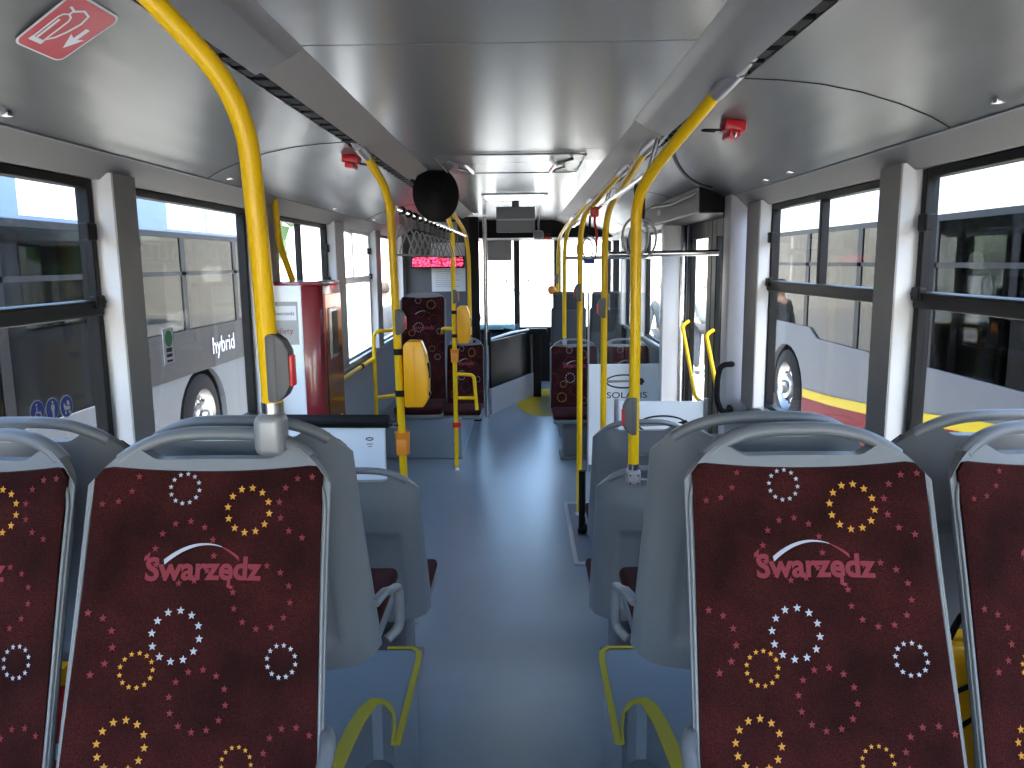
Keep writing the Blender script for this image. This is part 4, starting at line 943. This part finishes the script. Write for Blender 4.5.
def bus(x, s, y0, y1, sill, wtop, wheels, label, stripe, front_arch=None):
    """a parked bus whose near side lies at x; s = side of our bus (+1 right)"""
    r = thing('parked_bus', label, 'bus', (x, (y0 + y1) / 2, GZ)); oy = (y0 + y1) / 2
    dn = 2.5 * s
    def L(mb, xa, xb, a, b, c, d, m, bev=0): mb.box(xa, xb, a - oy, b - oy, c - GZ, d - GZ, m, bev)
    # near side lower panel with wheel arches
    poly = [(y0, -.12)]
    for wy in sorted(wheels):
        poly += [(wy - .62, -.12)] + [(wy + .62 * math.cos(PI - PI * k / 12) * (1 if k % 12 else 1), .08 + .56 * math.sin(PI * k / 12)) for k in range(13)] + [(wy + .62, -.12)]
    poly += [(y1, -.12), (y1, sill)]
    arch_top = []
    for wy in sorted(wheels, reverse=True): arch_top += [(wy + 1.0, sill), (wy + .75, sill + .11), (wy - .75, sill + .11), (wy - 1.0, sill)]
    poly += arch_top + [(y0, sill)]
    a = MB(); a.prism([(p[0] - oy, p[1] - GZ) for p in poly], 0, .06 * s, M['bus_silver'], 'x')
    # far side panel
    L(a, dn - .06 * s, dn, y0, y1, -.12, sill, M['bus_silver'])
    L(a, 0, dn, y0, y0 + .1, -.12, sill, M['bus_silver']); L(a, 0, dn, y1 - .08, y1, -.12, sill - .1, M['bus_silver'])
    L(a, .08 * s, dn - .08 * s, y0 + .1, y1 - .1, -.10, -.02, M['bus_dark'])
    a.build('side_panel', r, smooth=0)
    if stripe:
        b = MB(); n = len(stripe)
        lo = [(p[0] - oy, -.13 - GZ) for p in stripe]; up = [(p[0] - oy, p[1] - .10 - GZ) for p in stripe]
        m1 = []; m2 = []
        vs = [(-.008 * s, *p) for p in lo] + [(-.008 * s, *p) for p in up]
        b.add(vs, [(i, i + 1, n + i + 1, n + i) for i in range(n - 1)], M['bus_maroon'])
        b.add([(.0, *p) for p in lo] + [(.0, *p) for p in up], [(n + i, n + i + 1, i + 1, i) for i in range(n - 1)], M['bus_maroon']); b.build('maroon_skirt', r, smooth=0)
        c = MB(); u2 = [(p[0] - oy, p[1] - GZ) for p in stripe]
        c.add([(-.010 * s, *p) for p in up] + [(-.010 * s, *p) for p in u2], [(i, i + 1, n + i + 1, n + i) for i in range(n - 1)], M['yellow_s']); c.build('yellow_stripe', r, smooth=0)
    # cantrail and roof; left near cantrail takes the shade-tinted copy of the white
    a = MB(); L(a, 0, .06 * s, y0, y1, wtop, 2.55, M['bus_white' if s > 0 else 'bus_white_shade'], .01); L(a, dn - .06 * s, dn, y0, y1, wtop, 2.55, M['bus_white'])
    L(a, 0.05 * s, dn - .05 * s, y0, y1, 2.50, 2.62, M['bus_white'], .04); L(a, .3 * s, dn - .3 * s, y0 + 2, y0 + 5, 2.6, 2.85, M['bus_white'], .05)
    
    if s < 0:
        for ya, yb_, in ((5.35, 6.1), (7.6, 8.5), (8.55, 9.9), (2.0, 3.2)): L(a, -.004 * s, .01 * s, ya, yb_, wtop + .03, 2.5, M['bus_white'])
    a.build('roof', r, smooth=0)
    # window pillars
    a = MB(); k = 0; yy = y0
    while yy < y1 - .3:
        L(a, .01 * s, .07 * s, yy, yy + .10, sill, wtop, M['bus_dark']); L(a, dn - .07 * s, dn - .01 * s, yy, yy + .10, sill, wtop, M['bus_dark']); yy += 1.42
    L(a, 0.01 * s, .07 * s, y1 - .12, y1, sill, wtop, M['bus_dark']); L(a, dn - .07 * s, dn, y1 - .12, y1, sill, wtop, M['bus_dark'])
    L(a, .01 * s, .05 * s, y0, y1, wtop - .42, wtop - .38, M['bus_dark']); L(a, 0.005 * s, .06 * s, y0, y1, wtop - .05, wtop, M['bus_dark'])
    a.build('window_pillars', r, smooth=0)
    a = MB(); L(a, .02 * s, .026 * s, y0, y1, sill, wtop, M['tint']); a.build('near_glazing', r, smooth=0)
    a = MB(); L(a, dn - .026 * s, dn - .02 * s, y0, y1, sill, wtop, M['tint']); a.build('far_glazing', r, smooth=0)
    a = MB(); L(a, .05 * s, dn - .05 * s, y1 - .03, y1 - .02, sill, wtop, M['tint']); a.build('windscreen', r, smooth=0)
    # inside: seat backs and yellow poles
    yy = y0 + 1.0; q = 0
    while yy < y1 - 2:
        for xx in (.5, 1.9):
            a = MB(); a.box(xx * s - .42, xx * s + .42, yy - oy, yy + .10 - oy, .35 - GZ, 1.12 - GZ, M['fabric'], .04, seg=3); a.build('seat_back', r)
        if q % 2 == 0:
            a = MB(); a.tube([(.85 * s, yy + .1 - oy, .0 - GZ), (.85 * s, yy + .1 - oy, 2.3 - GZ)], .02, M['yellow'], 8); a.build('inner_pole', r)
        yy += 1.25; q += 1
    for wy in wheels: wheel(r, wy - oy, .09 - GZ, .10 * s if s > 0 else -.10, s)
    return r, oy
rb, oy = bus(3.40, 1, -3.5, 13.0, .80, 2.04, [9.9, 1.2 - .2], 'parked silver and maroon bus with yellow stripe outside the right windows',
    [(-3.5, .66), (3.0, .64), (4.2, .62), (5.2, .56), (6.0, .47), (6.6, .40), (7.5, .30), (8.4, .22), (9.25, .17)])
lb, oy2 = bus(-3.35, -1, -3.5, 10.0, .60, 2.02, [8.15, .0], 'parked dark and silver hybrid bus outside the left windows', None)
a = MB(); vs, fs = text2d('hybrid', .26, .004); a.add([(.022, x + 8.75 - oy2, z_ + .74 - GZ) for x, z_ in vs], fs, M['paper']); a.keepn = 1; a.build('hybrid_lettering', lb, smooth=0)
a = MB(); a.box(.0, .012, 6.2 - oy2, 9.9 - oy2, .60 - GZ, 1.05 - GZ, M['bus_dark']); a.box(.0, .016, 9.55 - oy2, 9.68 - oy2, .78 - GZ, .90 - GZ, M['orange'], .004); a.build('dark_band', lb, smooth=0)
a = MB(); a.box(.0, .014, 6.4 - oy2, 6.75 - oy2, .60 - GZ, 2.0 - GZ, M['bus_maroon']); a.build('maroon_band', lb, smooth=0)
# far red/white bus ahead right and low buildings
def building(x0, x1, y0, y1, h, roofh, mw, label, nwin=5):
    r = thing('building', label, 'building', ((x0 + x1) / 2, (y0 + y1) / 2, GZ)); w, d = (x1 - x0) / 2, (y1 - y0) / 2
    a = MB(); a.box(-w, w, -d, d, 0, h, mw); a.build('wall', r, smooth=0)
    a = MB(); a.prism([(-w - .3, h), (w + .3, h), (0, h + roofh)], -d - .3, d + .3, M['roof'], 'y'); a.build('gable_roof', r, smooth=0)
    for k in range(nwin):
        a = MB(); xx = -w + (k + .5) * 2 * w / nwin; a.box(xx - .5, xx + .5, -d - .04, -d + .02, 1.2, 2.6, M['bus_dark'], .01); a.build('window', r, smooth=0)
building(-12, 12, 34, 44, 4.2, 1.5, M['render'], 'long pale low building with a tan roof straight ahead of the bus', 0)
building(14, 26, 28, 40, 5.5, 2.2, M['render'], 'pale house with a tan gable roof beyond the right parked bus', 4)
building(-34, -18, 22, 34, 5.0, 2.0, M['render'], 'pale low house far to the left', 4)
def tree(x, y, h, label):
    r = thing('tree', label, 'tree', (x, y, GZ), 0, 'trees beyond the yard')
    a = MB(); a.tube([(0, 0, 0), (.1, 0, h * .3), (0, .1, h * .6)], [.16, .12, .06], M['bark'], 8); a.build('trunk', r)
    a = MB(); rnd = random.Random(int(x * 7))
    for k in range(260):
        th = rnd.random() * 2 * PI; ph = math.acos(2 * rnd.random() - 1); rr = h * .32 * rnd.random() ** .4
        c = Vector((rr * math.sin(ph) * math.cos(th), rr * math.sin(ph) * math.sin(th), h * .68 + rr * 1.1 * math.cos(ph)))
        b = bmesh.new(); bmesh.ops.create_icosphere(b, subdivisions=1, radius=.25 + .2 * rnd.random())
        for v in b.verts: v.co = v.co * (.8 + .5 * rnd.random()) + c
        a.bm(b, M['leaf'])
    a.build('crown', r, smooth=0)
tree(-7.5, 20, 5.5, 'leafy green tree far ahead, left of the bus'); tree(8.5, 27, 6, 'leafy green tree ahead beside the tan-roofed house')

# people outside
def person(x, y, rz, label, jk, hair, stride=.16):
    r = thing('person', label, 'person', (x, y, GZ), rz)
    def skin(name, chains, m, parent, sub=1):
        vs, es, rad = [], [], []
        for ch in chains:
            prev = ch[0] if isinstance(ch[0], int) else None; pts = ch[1:] if prev is not None else ch
            for p in pts:
                vs.append(p[:3]); rad.append(p[3] if len(p) > 3 else .04)
                if prev is not None: es.append((prev, len(vs) - 1))
                prev = len(vs) - 1
        me = bpy.data.meshes.new(name); me.from_pydata(vs, es, [])
        o = bpy.data.objects.new(name, me); COL.objects.link(o); o.parent = parent; me.materials.append(M[m])
        md = o.modifiers.new('skin', 'SKIN'); md.use_smooth_shade = True
        for i, q in enumerate(rad): me.skin_vertices[0].data[i].radius = (q, q)
        me.skin_vertices[0].data[0].use_root = True
        o.modifiers.new('sub', 'SUBSURF').levels = sub; o.modifiers['sub'].render_levels = sub
        return o
    def arm(s, sw):
        return [(s * .19, 0, 1.40, .05), (s * .245, sw * .4, 1.12, .038), (s * .25, sw, .88, .026), (s * .25, sw * 1.1, .82, .034)]
    body = [[(0, 0, .95, .13), (0, 0, 1.15, .12), (0, .0, 1.38, .13), (0, 0, 1.50, .055), (0, .01, 1.57, .06), (0, .015, 1.66, .09), (0, .01, 1.74, .06)]]
    body.append([2] + arm(1, .12)); h1 = 10; body.append([2] + arm(-1, -.12)); h2 = 14
    for hidx, s, yy in ((h1, 1, .132), (h2, -1, -.132)):
        for k in range(4): body.append([hidx, (s * (.236 + .0), yy - .03 + .02 * k, .765, .009), (s * .232, yy - .03 + .022 * k, .70 + (.012 if k in (0, 3) else 0), .008)])
        body.append([hidx, (s * .235, yy + .05, .80, .010), (s * .235, yy + .065, .765, .008)])
    body.append([0, (.09, 0, .90, .085), (.10, stride * .4, .50, .06), (.10, stride - .04, .10, .04), (.10, stride + .10, .045, .035)])
    body.append([0, (-.09, 0, .90, .085), (-.10, -stride * .3, .50, .06), (-.10, -stride, .10, .04), (-.10, -stride + .13, .045, .035)])
    b = skin('body', body, 'skin', r)
    skin('jacket', [[(0, 0, .88, .155), (0, 0, 1.15, .15), (0, 0, 1.40, .15), (0, 0, 1.48, .085)], [2, (.20, 0, 1.40, .068), (.25, .05, 1.12, .055), (.255, .115, .89, .042)], [2, (-.20, 0, 1.40, .068), (-.25, -.05, 1.12, .055), (-.255, -.115, .89, .042)]], jk, b)
    skin('trousers', [[(0, 0, .95, .14), (.09, 0, .88, .10), (.10, stride * .4, .50, .075), (.10, stride - .04, .11, .06)], [0, (-.09, 0, .88, .10), (-.10, -stride * .3, .50, .075), (-.10, -stride, .11, .06)]], 'trousers', b)
    skin('shoes', [[(.10, stride - .05, .05, .05), (.10, stride + .14, .045, .045)], [(-.10, -stride - .02, .05, .05), (-.10, -stride + .15, .045, .045)]], 'shoe', b)
    a = MB(); a.lathe([(.0, .11), (.055, .10), (.09, .06), (.105, .0), (.095, -.05), (.07, -.08)], M[hair], 16, Matrix.Translation((0, -.015, 1.69))); a.build('hair', b, smooth=60)
    a = MB(); a.tube([(0, .10, 1.68), (0, .125, 1.655)], [.010, .016], M['skin'], 8); a.tube([(-.025, .10, 1.625), (.025, .10, 1.625)], .006, M['redmark'], 6)
    for s in (-1, 1): a.tube([(s * .033, .092, 1.695), (s * .033, .100, 1.695)], .009, M['black_s'], 8); a.tube([(s * .10, .01, 1.66), (s * .112, .0, 1.69)], .014, M['skin'], 8)
    a.build('face', b, smooth=60)
person(-2.35, 13.6, .5, 'person in a dark jacket walking outside beyond the left windows', 'jacket', 'hair')
person(3.42, 14.6, PI, 'grey-haired person in a grey-green jacket standing outside the middle door', 'jacket2', 'greyhair', .03)
person(2.45, 13.2, PI * .8, 'brown-haired person in a dark jacket outside beyond the door column', 'jacket', 'hair', .03)

# ------------------------------------------------------------------ light
w = bpy.data.worlds.new('World'); sc.world = w; w.use_nodes = True; t = w.node_tree; t.nodes.clear()
o = t.nodes.new('ShaderNodeOutputWorld'); bg = t.nodes.new('ShaderNodeBackground'); sk = t.nodes.new('ShaderNodeTexSky')
sk.sky_type = 'NISHITA'; sk.sun_disc = False; sk.sun_elevation = math.radians(52); sk.sun_rotation = math.radians(165); sk.air_density = 1.0; sk.dust_density = 1.5
bg.inputs['Strength'].default_value = .32
t.links.new(sk.outputs[0], bg.inputs[0]); t.links.new(bg.outputs[0], o.inputs[0])
sun = bpy.data.lights.new('sun', 'SUN'); sun.energy = 5.5; sun.angle = math.radians(.6); sun.color = (1, .95, .87)
so = bpy.data.objects.new('sun', sun); COL.objects.link(so)
d = Vector((.015, -.62, 1.25)).normalized()       # towards the sun: ahead, a little left, high
so.rotation_euler = d.to_track_quat('Z', 'Y').to_euler()

# ------------------------------------------------------------------ camera
cam = bpy.data.cameras.new('camera'); co = bpy.data.objects.new('camera', cam); COL.objects.link(co); sc.camera = co
F = 780.; cam.sensor_width = 36; cam.lens = 36 * F / 1024; cam.clip_start = .02; cam.clip_end = 300
pitch = math.atan(122 / F); yaw = math.atan(11 / F); roll = math.radians(.6)
co.matrix_world = Matrix.Translation((.05, 0, 1.70)) @ Matrix.Rotation(yaw, 4, 'Z') @ Matrix.Rotation(PI / 2 - pitch, 4, 'X') @ Matrix.Rotation(-roll, 4, 'Z')
vs_ = sc.view_settings; vs_.view_transform = 'Standard'; vs_.look = 'None'; vs_.gamma = 1; vs_.use_curve_mapping = False; vs_.exposure = 2.55
c = sc.cycles; c.use_denoising = True; c.max_bounces = 10; c.diffuse_bounces = 5; c.glossy_bounces = 4; c.transparent_max_bounces = 16; c.sample_clamp_indirect = 6
